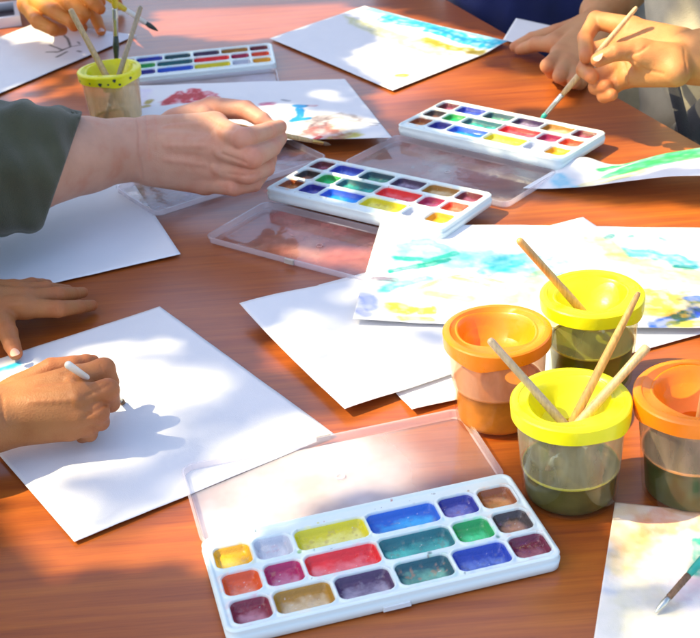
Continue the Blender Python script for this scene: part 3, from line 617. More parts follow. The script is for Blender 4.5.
def make_cup(name, loc, lidmat, body, water, level, label, ring_c, rot=0., s=1., spots=()):
    bodymat = clear_mat('cup_plastic', tint=body[0], haze=body[1], hazec=body[2], rough=.08, level=(level+.05)*s, low=.015)
    root = empty(name, loc, rot)
    RB, RT, HB = 3.2, 3.68, 6.9
    rad = lambda z: RB+(RT-RB)*z/HB
    prof = [(.01, .02), (RB-.35, .02), (RB-.12, .06), (RB, .25)]+[(rad(z), z) for z in np.linspace(.5, HB, 10)]
    prof += [(RT+.04, HB), (RT-.02, HB+.12)]
    V, Fc = lathe([(r*s, z*s) for r, z in prof], 64); mesh_obj('container', V, Fc, bodymat, root, local=True)
    wz = level
    wp = [(.01, .22), (RB-.42, .24), (RB-.2, .45)]+[(rad(z)-.2, z) for z in np.linspace(.7, wz-.06, 6)]+[(rad(wz)-.13, wz), (rad(wz)-.35, wz-.07), (.01, wz-.07)]
    V, Fc = lathe([(r*s, z*s) for r, z in wp], 48); wo = mesh_obj('paint_water', V, Fc, water, root, local=True)
    rg = [(rad(wz)-.135, wz-.05), (rad(wz)-.125, wz+.04), (rad(wz)-.125, wz+.15), (rad(wz)-.17, wz+.14), (rad(wz)-.18, wz)]
    V, Fc = lathe([(r*s, z*s) for r, z in rg], 48); mesh_obj('waterline', V, Fc, ring_c, wo, local=True)
    # lid: rolled skirt, flat ledge, sloping funnel to a central hole
    z0 = HB-.35
    lp = [(3.78, z0+.3), (3.80, z0+.08), (3.94, z0+.08), (3.98, z0+.12), (4.03, z0+.95), (4.02, z0+1.1), (3.93, z0+1.2), (3.80, z0+1.24),
          (3.66, z0+1.27), (3.50, z0+1.25), (3.44, z0+1.16), (3.0, z0+.98), (2.88, z0+1.0), (2.78, z0+.93), (2.62, z0+.6), (2.3, z0-.1), (1.9, z0-.7), (1.45, z0-1.05), (1.2, z0-1.12), (1.05, z0-1.2), (1.05, z0-1.7), (1.2, z0-1.7), (1.25, z0-1.25), (1.8, z0-.9), (2.5, z0+.1), (2.95, z0+.78), (3.5, z0+1.0), (3.78, z0+.9), (3.78, z0+.2)]
    def fn(k, r, z, a):
        wv = math.sin(3*a+.6)
        if 11 <= k <= 15: r = r+.14*math.sin(2*a+1.0); z = z+.12*wv
        if 4 <= k <= 10: z = z+.04*math.sin(2*a)
        if 1 <= k <= 3:
            d = math.exp(-((math.atan2(math.sin(a+1.2), math.cos(a+1.2)))/.35)**2)+math.exp(-((math.atan2(math.sin(a-2.0), math.cos(a-2.0)))/.35)**2); z -= .38*d
        if k >= 16: r = r*1.0
        return r*s, z*s
    V, Fc = lathe(lp, 72, fn); V = np.array(V).reshape(len(lp), 72, 3)
    ofs = [0]*11+[.3, .36, .38, .38, .36, .32, .28, .26, .26, .26, .26, .26, .28, .34, .34, .1, 0, 0]
    for k, o_ in enumerate(ofs[:len(lp)]): V[k, :, 0] += o_*math.sin(rot)*s; V[k, :, 1] += o_*math.cos(rot)*s
    V = V.reshape(-1, 3); lid = mesh_obj('lid', V, Fc, lidmat, root, local=True); lid.data.set_sharp_from_angle(angle=math.radians(27))
    for (ang, zz, rr) in spots:
        q = [(math.cos(t)*rr*(1+.3*math.sin(3*t)), math.sin(t)*rr) for t in np.linspace(0, 2*math.pi, 12, endpoint=False)]
        R_ = 4.08*s; V = []
        for (a_, b_) in q:
            t = ang+a_/R_; V.append((R_*math.cos(t), R_*math.sin(t), (HB-.35+zz)*s+b_))
        mesh_obj('paint_spot', V, [tuple(range(12))], M['bristle_dark'], lid, local=True)
    tag(root, label, 'cup', 'lidded water cups')
    return root, s
olive = water_mat('olive_grey_water', (.085, .075, .02)); amber = water_mat('amber_water', (.45, .20, .02)); green_w = water_mat('dark_green_water', (.035, .05, .016)); lime_w = water_mat('moss_green_water', (.12, .13, .004))
yring = plain('yellow_scum', (.5, .45, .03), .2, .1); oring = plain('orange_scum', (.6, .25, .05), .2, .1)
cN, cO, cB, cR, cF = P(571, 401, 7.6), P(497, 331, 7.6), P(592, 302, 7.6), P(697, 396, 7.6), P(109, 70, 7.2)
cups = {}
cups['N'] = make_cup('water_cup', (cN[0], cN[1], .03), M['yellow_lid'], cupm, olive, 2.6, 'yellow lidded cup with three brush handles and dark olive water, nearest', yring, .5)
cups['O'] = make_cup('water_cup', (cO[0], cO[1], .08), M['orange_lid'], cupm_peach, amber, 3.4, 'orange lidded cup with amber water left of the yellow cups', oring, 2.2, .99)
cups['B'] = make_cup('water_cup', (cB[0], cB[1], .85), M['yellow_lid'], cupm_lime, lime_w, 3.6, 'yellow lidded cup with moss green water standing on the turquoise painting', yring, 3.6, .97)
cups['R'] = make_cup('water_cup', (cR[0], cR[1], .03), M['orange_lid'], ((.97, .95, .88), .46, (.74, .58, .40)), green_w, 3.4, 'orange lidded cup with dark green water at the right edge', oring, 1.2, 1.03)
cups['F'] = make_cup('water_cup', (cF[0], cF[1], .03), M['yellow_lid'], cupm_pink, amber, 1.2, 'far yellow lidded cup with dark paint spots holding three brushes', yring, 0, .95,
                     spots=((-1.3, .75, .2), (-1.75, .4, .22), (-1.15, .15, .15), (-.75, .6, .18), (-2.1, .5, .12), (-1.5, .35, .12), (-2.6, .5, .15)))
def tube_between(A, B, prof, n=14, squash=None):
    """prof: list of (t along A->B, radius)"""
    A = np.asarray(A, float); B = np.asarray(B, float); d = unit(B-A); s = unit(np.cross(d, [0, 0, 1.] if abs(d[2]) < .95 else [1., 0, 0])); t_ = np.cross(s, d)
    V = []; Fc = []
    for (t, r) in prof:
        c = A+(B-A)*t
        for i in range(n):
            a = 2*math.pi*i/n; k = (squash or 1)
            V.append(c+s*math.cos(a)*r*k+t_*math.sin(a)*r/(k if squash else 1))
    for k in range(len(prof)-1):
        for i in range(n): p_ = k*n+i; q = k*n+(i+1) % n; Fc.append((p_, q, q+n, p_+n))
    cap(V, Fc, n, 0, False); cap(V, Fc, n, (len(prof)-1)*n, True)
    return V, Fc
def brush(end, tip, label, hm, fm='ferrule', bm='bristle', r=.33, bl=1.5, fl=2.0, fan=1., group='paint brushes', rt=None, cat='paintbrush'):
    """end: butt of the handle, tip: tip of the bristles (cm)"""
    end = np.asarray(end, float); tip = np.asarray(tip, float); L = np.linalg.norm(tip-end); rt = rt or r*.62
    root = empty('paintbrush', (end+tip)/2)
    b = 1-(bl/L); f = b-fl/L
    V, Fc = tube_between(end, tip, [(0, r*.35), (.006, rt*.8), (.02, rt), (f*.35, r*.85), (f*.75, r), (f*.93, r*.95), (f, r*.72)]); mesh_obj('handle', V, Fc, M[hm], root)
    V, Fc = tube_between(end, tip, [(f-.002, r*.78), (f+.01, r*.84), (f+(b-f)*.3, r*.8), (f+(b-f)*.33, r*.88), (f+(b-f)*.4, r*.8), (b-.003, r*.78), (b, r*.72)]); mesh_obj('ferrule', V, Fc, M[fm], root)
    V, Fc = tube_between(end, tip, [(b-.005, r*.68), (b+(1-b)*.35, r*.85*fan), (b+(1-b)*.7, r*.6*fan), (.995, r*.2), (1, r*.05)]); mesh_obj('bristles', V, Fc, M[bm], root)
    return tag(root, label, cat, group)
def cup_brush(cup, top, label, hm, holexy=(0, 0), **k):
    """handle sticks out of the cup, bristles stand on the cup floor"""
    c = parent_loc(cup[0]); c = np.array([c.x, c.y, c.z-TZ])*100; s = cup[1]
    hole = c+np.array([holexy[0], holexy[1], 5.9*s]); top = np.asarray(top); d = unit(hole-top)
    t = (c[2]+.5-hole[2])/d[2]; bot = hole+d*t
    off = bot[:2]-c[:2]; l = np.linalg.norm(off)
    if l > 2.2: 
        t *= 2.2/l*.95; bot = hole+d*t
    k.setdefault('bl', 1.1); k.setdefault('fl', 1.1)
    return brush(top, bot, label, hm, **k)
cup_brush(cups['N'], P(489, 339, 11.6), 'grey handled brush leaning left out of the nearest yellow cup', 'handle_grey', (-.55, .1), r=.32, rt=.27)
cup_brush(cups['N'], P(639, 292, 14.2), 'tall slim brush leaning right out of the nearest yellow cup', 'handle_warm', (.3, .35), r=.33, rt=.2)
cup_brush(cups['N'], P(648, 346, 10.6), 'pale blunt brush leaning low to the right out of the nearest yellow cup', 'handle', (.55, -.15), r=.36, rt=.33)
cup_brush(cups['B'], P(518, 239, 13.4), 'varnished brush leaning left out of the yellow cup on the painting', 'handle_warm', (-.5, .1), r=.34, rt=.28)
cup_brush(cups['R'], P(712, 350, 12.), 'brush standing in the orange cup at the right edge', 'handle', (.35, .1), r=.3)
cup_brush(cups['F'], P(70, 9, 14.2), 'pale brush leaning left out of the far yellow cup', 'handle', (-.2, .2), r=.42, rt=.36)
cup_brush(cups['F'], P(141, 6, 13.6), 'brush leaning right out of the far yellow cup', 'handle_grey', (.7, .3), r=.34, rt=.3)
# brush standing bristles down at the back of the far cup
brush(P(114, -34, 19), P(116.5, 66, 6.2), 'dark bristled brush held upright over the far yellow cup', 'handle_yellow', bm='bristle_dark', r=.42, bl=4.2, fl=3.6, fan=1.15)

# ------------------------------------------------------------------ implicit-surface bodies
def surface_nets(Fd, org, h):
    S = Fd < 0; nx, ny, nz = Fd.shape
    c = S[:-1, :-1, :-1].astype(np.int8)
    cnt = np.zeros_like(c)
    for dx in (0, 1):
        for dy in (0, 1):
            for dz in (0, 1): cnt += S[dx:nx-1+dx, dy:ny-1+dy, dz:nz-1+dz]
    act = (cnt > 0) & (cnt < 8); ii = np.argwhere(act); idx = -np.ones(act.shape, np.int64); idx[act] = np.arange(len(ii))
    acc = np.zeros((len(ii), 3)); num = np.zeros(len(ii)); x, y, z = ii.T
    for ax in range(3):
        o1, o2 = [a for a in range(3) if a != ax]
        for p_ in (0, 1):
            for q in (0, 1):
                o = [0, 0, 0]; o[o1] = p_; o[o2] = q; e = list(o); e[ax] = 1
                a = Fd[x+o[0], y+o[1], z+o[2]]; b = Fd[x+e[0], y+e[1], z+e[2]]; cr = (a < 0) != (b < 0)
                t = np.where(cr, a/np.where(a-b == 0, 1, a-b), 0); pt = np.tile(np.array(o, float), (len(ii), 1)); pt[:, ax] = t
                acc[cr] += pt[cr]; num[cr] += 1
    V = (ii+acc/num[:, None])*h+org
    Q = []
    for ax in range(3):
        o1, o2 = [(1, 2), (2, 0), (0, 1)][ax]
        sl = [slice(1, -1)]*3; sl[ax] = slice(0, -1); a = S[tuple(sl)]
        s2 = [slice(1, -1)]*3; s2[ax] = slice(1, None); b = S[tuple(s2)]
        cr = np.argwhere(a != b); inside = a[tuple(cr.T)]
        off = np.ones(3, int); off[ax] = 0; cr = cr+off
        e1 = np.zeros(3, int); e1[o1] = 1; e2 = np.zeros(3, int); e2[o2] = 1
        def g(v):
            v = np.minimum(v, np.array(idx.shape)-1); return idx[v[:, 0], v[:, 1], v[:, 2]]
        q = np.column_stack([g(cr-e1-e2), g(cr-e2), g(cr), g(cr-e1)])
        q = np.where(inside[:, None], q, q[:, ::-1]); q = q[(q >= 0).all(1)]; Q.append(q)
    return V, np.vstack(Q)
class Field:
    def __init__(s, lo, hi, h):
        s.h = h; s.lo = np.asarray(lo, float); n = np.ceil((np.asarray(hi)-s.lo)/h).astype(int)+1
        s.F = np.full(n, 9., np.float32); s.n = n
        s.ax = [s.lo[i]+np.arange(n[i])*h for i in range(3)]
    def box(s, lo, hi):
        a = np.clip(np.floor((lo-s.lo)/s.h).astype(int), 0, s.n); b = np.clip(np.ceil((hi-s.lo)/s.h).astype(int)+1, 0, s.n)
        return tuple(slice(a[i], b[i]) for i in range(3))
    def grid(s, sl): return np.meshgrid(*[s.ax[i][sl[i]].astype(np.float32) for i in range(3)], indexing='ij')
    def cap(s, a, b, ra, rb, k, sub=False, flat=None, kc=None):
        """tapered capsule; flat=(axis, factor) squashes it across that axis; kc=(centre, extra, spread) softens the blend near a joint"""
        a = np.asarray(a, float); b = np.asarray(b, float); m = max(ra, rb)*(1.2 if flat else 1)+k+(kc[1] if kc else 0)+2*s.h
        sl = s.box(np.minimum(a, b)-m, np.maximum(a, b)+m)
        if any(q.stop-q.start < 1 for q in sl): return
        X, Y, Z = s.grid(sl); d = b-a; L = d@d+1e-9
        px, py, pz = X-a[0], Y-a[1], Z-a[2]; t = np.clip((px*d[0]+py*d[1]+pz*d[2])/L, 0, 1)
        qx, qy, qz = px-t*d[0], py-t*d[1], pz-t*d[2]
        if flat:
            f, kf = np.asarray(flat[0], float), flat[1]; dot = qx*f[0]+qy*f[1]+qz*f[2]; g = (1/kf-1)*dot
            qx, qy, qz = qx+g*f[0], qy+g*f[1], qz+g*f[2]
        dist = np.sqrt(qx*qx+qy*qy+qz*qz)-(ra+(rb-ra)*t)
        if flat: dist = dist*min(1, flat[1]+.15)
        kk = k
        if kc: kk = k+kc[1]*np.exp(-((X-kc[0][0])**2+(Y-kc[0][1])**2+(Z-kc[0][2])**2)/kc[2]**2)
        o = s.F[sl]
        if sub: h_ = np.clip(.5-.5*(o+dist)/kk, 0, 1); s.F[sl] = o*(1-h_)+(-dist)*h_+kk*h_*(1-h_)
        else: h_ = np.clip(.5+.5*(o-dist)/kk, 0, 1); s.F[sl] = o*(1-h_)+dist*h_-kk*h_*(1-h_)
    def crease(s, a, b, wdt, depth):
        a = np.asarray(a, float); b = np.asarray(b, float); m = wdt*3
        sl = s.box(np.minimum(a, b)-m, np.maximum(a, b)+m)
        if any(q.stop-q.start < 1 for q in sl): return
        X, Y, Z = s.grid(sl); d = b-a; L = d@d+1e-9
        t = np.clip(((X-a[0])*d[0]+(Y-a[1])*d[1]+(Z-a[2])*d[2])/L, 0, 1)
        q = (X-a[0]-t*d[0])**2+(Y-a[1]-t*d[1])**2+(Z-a[2]-t*d[2])**2
        s.F[sl] += depth*np.exp(-q/wdt**2)
    def hit(s, px, py):
        """surface point seen at a photo position"""
        d = unit(fw+(px-350)/F*RV-(py-319)/F*UV); t = np.arange(60, 260, s.h*.5); q = CAM+t[:, None]*d
        i = np.round((q-s.lo)/s.h).astype(int); ok = ((i >= 0) & (i < np.array(s.n))).all(1); i = i[ok]; q = q[ok]
        if not len(i): return None
        v = s.F[i[:, 0], i[:, 1], i[:, 2]]; w_ = np.argmax(v < 0)
        return q[w_] if v[w_] < 0 else None
    def mesh(s): return surface_nets(s.F, s.lo, s.h)
def relax(V, Q, it=2, lam=.5):
    n = len(V)
    a = np.concatenate([Q[:, 0], Q[:, 1], Q[:, 2], Q[:, 3]]); b = np.concatenate([Q[:, 1], Q[:, 2], Q[:, 3], Q[:, 0]])
    a, b = np.concatenate([a, b]), np.concatenate([b, a]); c = np.bincount(a, minlength=n)
    for _ in range(it):
        S = np.column_stack([np.bincount(a, weights=V[b, k], minlength=n) for k in range(3)])
        V = V*(1-lam)+lam*S/np.maximum(c, 1)[:, None]
    return V
def hand_field(spec, h=.1):
    """spec: arm=[(pt, r, flat)...] chain to the wrist; palm=[(a,b,ra,rb)], fingers=[[(pt,r)...]...]"""
    pts = [np.asarray(q[0]) for q in spec['arm']]+[np.asarray(q[i]) for q in spec['palm'] for i in (0, 1)]+[np.asarray(p_[0]) for f in spec['fingers'] for p_ in f]
    A = np.array(pts); lo = A.min(0)-5.5; hi = A.max(0)+5.5
    lo = np.maximum(lo, A.min(0)-5.5)
    fld = Field(lo, hi, h)
    S = spec.get('s', 1.)
    arm = spec['arm']
    for (a, ra), (b, rb) in zip([(q[0], q[1]) for q in arm[:-1]], [(q[0], q[1]) for q in arm[1:]]):
        fld.cap(a, b, ra, rb, .8*S, flat=spec.get('armflat'))
    for q in spec['palm']: fld.cap(q[0], q[1], q[2], q[3], spec.get('kp', .9)*S)
    for f in spec['fingers']:
        root = np.asarray(f[0][0]); r = f[0][1]
        for i in range(len(f)-1):
            (a, ra), (b, rb) = f[i], f[i+1]
            fld.cap(a, b, ra, rb, .2*S, kc=(root, .8*S, r*1.8))
    cr = []
    for (pxs, wd, dp) in spec.get('creases', ()):
        for p0, p1 in zip(pxs[:-1], pxs[1:]):
            pts = []
            for t in np.linspace(0, 1, 7):
                q = fld.hit(p0[0]+(p1[0]-p0[0])*t, p0[1]+(p1[1]-p0[1])*t)
                if q is not None: pts.append(q)
            cr += [(a, b, wd, dp) for a, b in zip(pts[:-1], pts[1:]) if np.linalg.norm(a-b) < 1.6]
    for c in cr: fld.crease(*c)
    V, Q = fld.mesh(); V = relax(V, Q, 3, .5)
    # redness of tips and knuckles
    red = np.zeros(len(V))
    for f in spec['fingers']:
        for j, (pt, r) in enumerate(f):
            wgt = .9 if j == len(f)-1 else (.6 if j else .4)
            red = np.maximum(red, wgt*np.exp(-((V-np.asarray(pt))**2).sum(1)/(r*1.35)**2))
    for a, b, wd, dp in cr:
        a = np.asarray(a); d = np.asarray(b)-a; t = np.clip(((V-a)@d)/(d@d+1e-9), 0, 1); q = ((V-a-t[:, None]*d)**2).sum(1)
        red = np.maximum(red, .15*np.exp(-q/(wd*1.5)**2))
    return V, Q, red
def torso_fields(tc, yaw, sh, size, lean=.0, under=()):
    """low resolution neck and head (skin) ; tc = chest centre"""
    f2 = np.array([math.cos(yaw), math.sin(yaw), 0]); s2 = np.array([-f2[1], f2[0], 0])
    top = np.array([tc[0], tc[1], sh])+f2*lean*size
    nb = top+np.array([0, 0, 1.*size]); hc = nb+f2*2.5*size+np.array([0, 0, 15*size])
    ul = [q[i] for q in under for i in (0, 1)]; fl = Field(np.min([nb-14*size]+[np.asarray(q)-10 for q in ul], 0), hc+16*size+[14, 14, 0], .75)
    for q in under: fl.cap(q[0], q[1], max(1.5, q[2]-2.2), max(1.5, q[3]-2.2), 2)
    fl.cap(nb-[0, 0, 3*size], hc-[0, 0, 6*size], 5.4*size, 5*size, 2)
    fl.cap(hc+[0, 0, 2*size]-f2*1.5*size, hc-[0, 0, 2*size]+f2*1.*size, 8.2*size, 7.4*size, 2)
    fl.cap(hc+f2*2.5*size-[0, 0, 5*size], hc+f2*4.5*size-[0, 0, 8*size], 5.*size, 3.*size, 3)
    fl.cap(hc+f2*8*size+[0, 0, 1*size], hc+f2*10*size-[0, 0, 2.5*size], 1.*size, 1.5*size, 1.)
    for q in (1, -1):
        fl.cap(hc+s2*q*8.2*size+[0, 0, 1.5*size], hc+s2*q*8*size-[0, 0, 2*size], 1.7*size, 1.2*size, .8)
        fl.cap(hc+s2*q*3.2*size+f2*9.6*size+[0, 0, 1.*size], hc+s2*q*3.3*size+f2*9.7*size+[0, 0, 1.*size], 1.2*size, 1.2*size, .6, sub=True)
    fl.crease(hc+f2*8*size-[0, 0, 6*size]+s2*2*size, hc+f2*8*size-[0, 0, 6*size]-s2*2*size, .8*size, .5*size)
    hf = Field(hc-14*size, hc+16*size, .7)
    hf.cap(hc+[0, 0, 3*size]-f2*2.2*size, hc-f2*2.5*size-[0, 0, 1*size], 9.3*size, 8.6*size, 2)
    return fl.mesh(), hf.mesh(), top, f2, s2
def cloth_mesh(caps, h=.45, cuts=(), folds=.25, hollow=None, seed=0, freq=.55):
    A = np.array([q[i] for q in caps for i in (0, 1)]); m = max(max(q[2], q[3]) for q in caps)+2
    fl = Field(A.min(0)-m, A.max(0)+m, h)
    for q in caps: fl.cap(q[0], q[1], q[2], q[3], 2.2, flat=q[4] if len(q) > 4 else None)
    X, Y, Z = np.meshgrid(*fl.ax, indexing='ij')
    if folds:
        w1 = np.sin(freq*(X*.7+Z*1.1)+1.3*np.sin(.31*Y+seed)+seed)+.6*np.sin(freq*1.7*(Y*.6-X*.5)+1.7*np.sin(.4*Z+seed*2))+.5*np.sin(freq*2.3*(X+.3*Y)+2*np.sin(.23*Z+.3*Y))
        fl.F += (folds*w1).astype(np.float32)
    for (p0, n, holer) in cuts:      # cut the sleeve end with a plane and hollow it
        p0 = np.asarray(p0, float); n = unit(n); d = (X-p0[0])*n[0]+(Y-p0[1])*n[1]+(Z-p0[2])*n[2]
        near = ((X-p0[0])**2+(Y-p0[1])**2+(Z-p0[2])**2) < (holer*3.2)**2
        fl.F = np.where(near & (d > -3), np.maximum(fl.F, d), fl.F)
        rr = np.sqrt(np.maximum((X-p0[0])**2+(Y-p0[1])**2+(Z-p0[2])**2-d*d, 0)); inner = np.maximum(np.maximum(rr-holer, -(d+2.5)), d-9)
        fl.F = np.maximum(fl.F, -inner)
    V, Q = fl.mesh(); return relax(V, Q, 2, .5), Q
def person(label, skin, hands, tc, yaw, sh, size, shirt_caps, shirt_mat, hair_mat, cuts=(), h=.1, folds=.22, nails=(), hcloth=.45, lean=0., seed=0, freq=.55):
    (hv, hq), (rv, rq), top, f2, s2 = torso_fields(tc, yaw, sh, size, lean, shirt_caps)
    Vs = [hv]; Qs = [hq]; reds = [np.zeros(len(hv))]; n = len(hv)
    for sp_ in hands:
        V, Q, red = hand_field(sp_, sp_.get('h', h)); Vs.append(V); Qs.append(Q+n); reds.append(red); n += len(V)
    V = np.vstack(Vs); Q = np.vstack(Qs); red = np.concatenate(reds)
    org = np.array([tc[0], tc[1], -74.])
    cc = np.column_stack([red, red*0, red*0])
    o = mesh_obj('person', V, Q.tolist(), skin, origin=org, colors=cc)
    tag(o, label, 'person', None)
    V, Q = cloth_mesh(shirt_caps, hcloth, cuts, folds, seed=seed, freq=freq); mesh_obj('shirt', V, Q.tolist(), shirt_mat, o)
    mesh_obj('hair', rv, rq.tolist(), hair_mat, o)
    for (pt, dr, nr, wd, ln) in nails:
        pt = np.asarray(pt); dr = unit(dr); nr = unit(np.asarray(nr)-np.dot(nr, dr)*dr); sd = np.cross(dr, nr); V = []; Fc = []
        NA, NB = 9, 9
        for i in range(NA):
            for j in range(NB):
                a = -1+2*i/(NA-1); b = -1+2*j/(NB-1)
                aa = a*math.sqrt(1-b*b/2); bb = b*math.sqrt(1-a*a/2)
                V.append(pt+sd*aa*wd+dr*bb*ln+nr*(-.5*wd*aa*aa+.03))
        for i in range(NA-1):
            for j in range(NB-1): k = i*NB+j; Fc.append((k, k+NB, k+NB+1, k+1))
        mesh_obj('fingernail', V, Fc, M['nail'], o)
    return o
M['nail'] = plain('fingernail', (.60, .36, .28), .22, .05, 50, 0)
M['hair'] = plain('dark_hair', (.03, .02, .015), .5, .4, 100, .6); M['hair_brown'] = plain('brown_hair', (.12, .06, .03), .5, .4, 100, .6)
def fabric(name, c, c2=None):
    m, nt, b = new_mat(name); n = noise(nt, 12, 4); v = scaled(nt, (900, 900, 900)); n2 = node(nt, 'ShaderNodeTexVoronoi'); n2.inputs['Scale'].default_value = 1; nt.links.new(v, n2.inputs['Vector'])
    r = ramp(nt, n.outputs['Fac'], [(.35, tuple(x*.8 for x in c)), (.65, c2 or tuple(x*1.15 for x in c))]); nt.links.new(r.outputs['Color'], b.inputs['Base Color'])
    setp(b, Roughness=.9, Sheen_Weight=.2); bump(nt, b, n2.outputs['Distance'], .5, .0006); return m
M['olive'] = fabric('olive_green_cotton', (.062, .064, .036)); M['darkshirt'] = fabric('dark_brown_cotton', (.05, .05, .025)); M['beige'] = fabric('beige_linen', (.44, .40, .29)); M['navy'] = fabric('navy_cotton', (.008, .016, .11))
M['maroon'] = fabric('maroon_cotton', (.2, .03, .03))
sk_pale = skin_mat('pale_skin', (.58, .315, .215), (.95, .76, .7)); sk_tan = skin_mat('tanned_skin', (.50, .225, .075), (.9, .7, .6)); sk_brown = skin_mat('brown_skin', (.36, .15, .052), (.85, .76, .7)); sk_orange = skin_mat('warm_skin', (.55, .215, .035), (1, .84, .72))

def sleeve_pts(*a): return a
VW = -fw   # towards the camera
# ---------------- adult with olive sleeve (fist over the painting)
wr = P(143, 149, 6.2); elb = P(-70, 190, 9.5); cuff = P(66, 157, 7.6)
fd = unit(wr-elb)
mcI, mcM, mcR, mcP = P(214, 127, 8.6), P(220, 150, 7.2), P(216, 169, 5.2), P(205, 182, 3.6)
hand1 = dict(s=1., h=.1,
    arm=[(elb, 4.6), (P(20, 168, 8.6), 4.5), (P(85, 155, 7.4), 3.75), (P(125, 150, 6.6), 3.15), (wr+fd*.8, 3.05)],
    armflat=(unit(np.cross(fd, [0, -.35, .94])), 1.0),
    palm=[(P(150, 133, 7.4), mcI, 1.75, 1.55), (P(150, 145, 6.9), mcM, 1.9, 1.55), (P(150, 157, 5.9), mcR, 1.9, 1.45), (P(150, 170, 4.6), mcP, 1.7, 1.3), (P(165, 130, 6.6), P(205, 118, 8.0), 1.6, 1.35)],
    fingers=[
      [(P(176, 122, 7.4), 1.45), (P(212, 108, 8.6), 1.2), (P(246, 110, 9.0), .98), (P(262, 120, 8.4), .82), (P(270, 127, 7.8), .72)],       # thumb, behind
      [(mcI, 1.3), (P(243, 139, 9.2), 1.08), (P(268, 131, 8.2), .88), (P(280, 127, 7.4), .74)],
      [(mcM, 1.25), (P(252, 158, 7.6), 1.08), (P(272, 148, 6.7), .88), (P(280, 138, 6.4), .76)],
      [(mcR, 1.2), (P(248, 174, 5.6), 1.02), (P(266, 168, 5.0), .88), (P(270, 158, 5.0), .75)],
      [(mcP, 1.1), (P(234, 187, 4.0), .9), (P(254, 184, 3.6), .78), (P(262, 175, 3.6), .68)]],
    creases=[([(137, 115), (139, 135), (139, 155), (142, 178)], .10, .16), ([(146, 115), (148, 135), (148, 158)], .10, .10), ([(155, 116), (157, 140)], .09, .06),
             ([(222, 154), (233, 158), (246, 163)], .14, .22), ([(228, 174), (245, 176), (262, 173)], .12, .2), ([(205, 118), (222, 128), (234, 130)], .22, .10), ([(248, 134), (251, 142)], .07, .05), ([(254, 133), (256, 140)], .06, .04),
             ([(165, 127), (200, 124)], .22, -.15), ([(165, 146), (208, 146)], .22, -.14), ([(165, 160), (206, 165)], .22, -.12), ([(170, 136), (200, 136)], .35, .08), ([(170, 154), (200, 156)], .3, .07), ([(214, 132), (216, 138)], .3, -.12), ([(216, 150), (219, 156)], .3, -.14), ([(214, 167), (216, 172)], .3, -.12), ([(272, 126), (274, 134)], .06, .05), ([(244, 150), (247, 157)], .07, .04)])
# fist of the adult: keep the arm end inside the sleeve
shl = np.array([-63., 112., 36.])
_l = P(83, 110, 9.5)-P(52, 200, 4.5); cutn = unit(np.cross(_l, CAM-P(67, 155, 7.4))); cutn = cutn*np.sign(cutn[0])
person('adult in an olive long sleeve jacket holding a brush in a pale fist', sk_pale, [hand1], (-68, 126), math.atan2(N2[1], N2[0]), 40, 1., [
    ((-68, 126, -26), (-68, 126, 30), 16, 14), ((-74, 143, 33), (-63, 110, 33), 8, 8), (shl, elb+[-2, -1, 0], 7, 6.6), (elb+[-2, -1, 0], P(15, 167, 8.8), 6.6, 5.9), (P(15, 167, 8.8), P(60, 155, 7.8), 5.9, 4.5), (P(60, 155, 7.8), P(80, 152, 7.4), 4.5, 4.1), ((-74, 143, 33), (-68, 150, 8), 7, 6.5), ((-68, 150, 8), (-54, 152, 3), 6, 5)],
    M['olive'], M['hair_brown'], cuts=[(P(68, 155, 7.4), cutn, 4.0)], folds=.34, hcloth=.32, seed=1, freq=.95)
brush(P(214, 121, 9.3), P(331, 145, 2.0), 'thin brush with brass ferrule gripped in the pale adult fist', 'handle', fm='ferrule_brass', r=.28, bl=1.3, fl=1.6, rt=.24)

# ---------------- child at the left: right hand draws, left hand lies flat
def chp(*a): return P(*a)
w2 = P(-6, 420, 3.8); mI, mM, mR, mP = P(74, 380, 5.4), P(80, 398, 5.0), P(78, 414, 3.9), P(70, 428, 2.7)
hand2 = dict(s=.72, h=.085,
    arm=[(P(-190, 452, 4.5), 3.1), (P(-60, 432, 4.2), 2.7), (P(-20, 424, 3.9), 2.35), (w2, 2.3)],
    palm=[(P(4, 402, 4.6), mI, 1.3, 1.15), (P(4, 412, 4.4), mM, 1.45, 1.15), (P(4, 420, 3.8), mR, 1.5, 1.1), (P(4, 430, 3.0), mP, 1.35, .95), (P(10, 395, 4.0), P(58, 378, 4.4), 1.25, 1.0), (P(78, 398, 3.2), P(96, 398, 3.2), 1.35, 1.25), (P(80, 412, 2.4), P(94, 412, 2.4), 1.2, 1.1), (P(84, 385, 4.0), P(99, 380, 4.2), 1.1, .95)],
    fingers=[
      [(P(20, 388, 4.4), 1.05), (P(52, 369, 5.2), .86), (P(74, 365, 5.3), .72), (P(86, 362, 5.2), .6), (P(93, 361, 5.0), .5)],
      [(mI, .95), (P(104, 369, 5.5), .86), (P(110, 382, 4.4), .68), (P(101, 390, 3.4), .55)],
      [(mM, .95), (P(108, 390, 5.4), .84), (P(111, 403, 3.9), .68), (P(101, 408, 2.8), .55)],
      [(mR, .88), (P(99, 412, 4.1), .76), (P(101, 422, 2.8), .62), (P(92, 426, 1.9), .52)],
      [(mP, .78), (P(88, 426, 2.8), .66), (P(90, 434, 1.7), .55), (P(82, 437, 1.1), .48)]],
    creases=[([(86, 396), (98, 390), (110, 384)], .10, .14), ([(84, 417), (95, 411), (106, 404)], .10, .14), ([(62, 373), (74, 371)], .14, .1), ([(35, 388), (70, 384)], .2, -.09), ([(30, 402), (74, 400)], .2, -.08), ([(76, 396), (78, 402)], .28, -.10), ([(70, 380), (72, 384)], .28, -.1), ([(100, 364), (103, 372)], .06, .05), ([(2, 395), (4, 425)], .12, .05)])
w3 = P(-26, 302, 3.4)
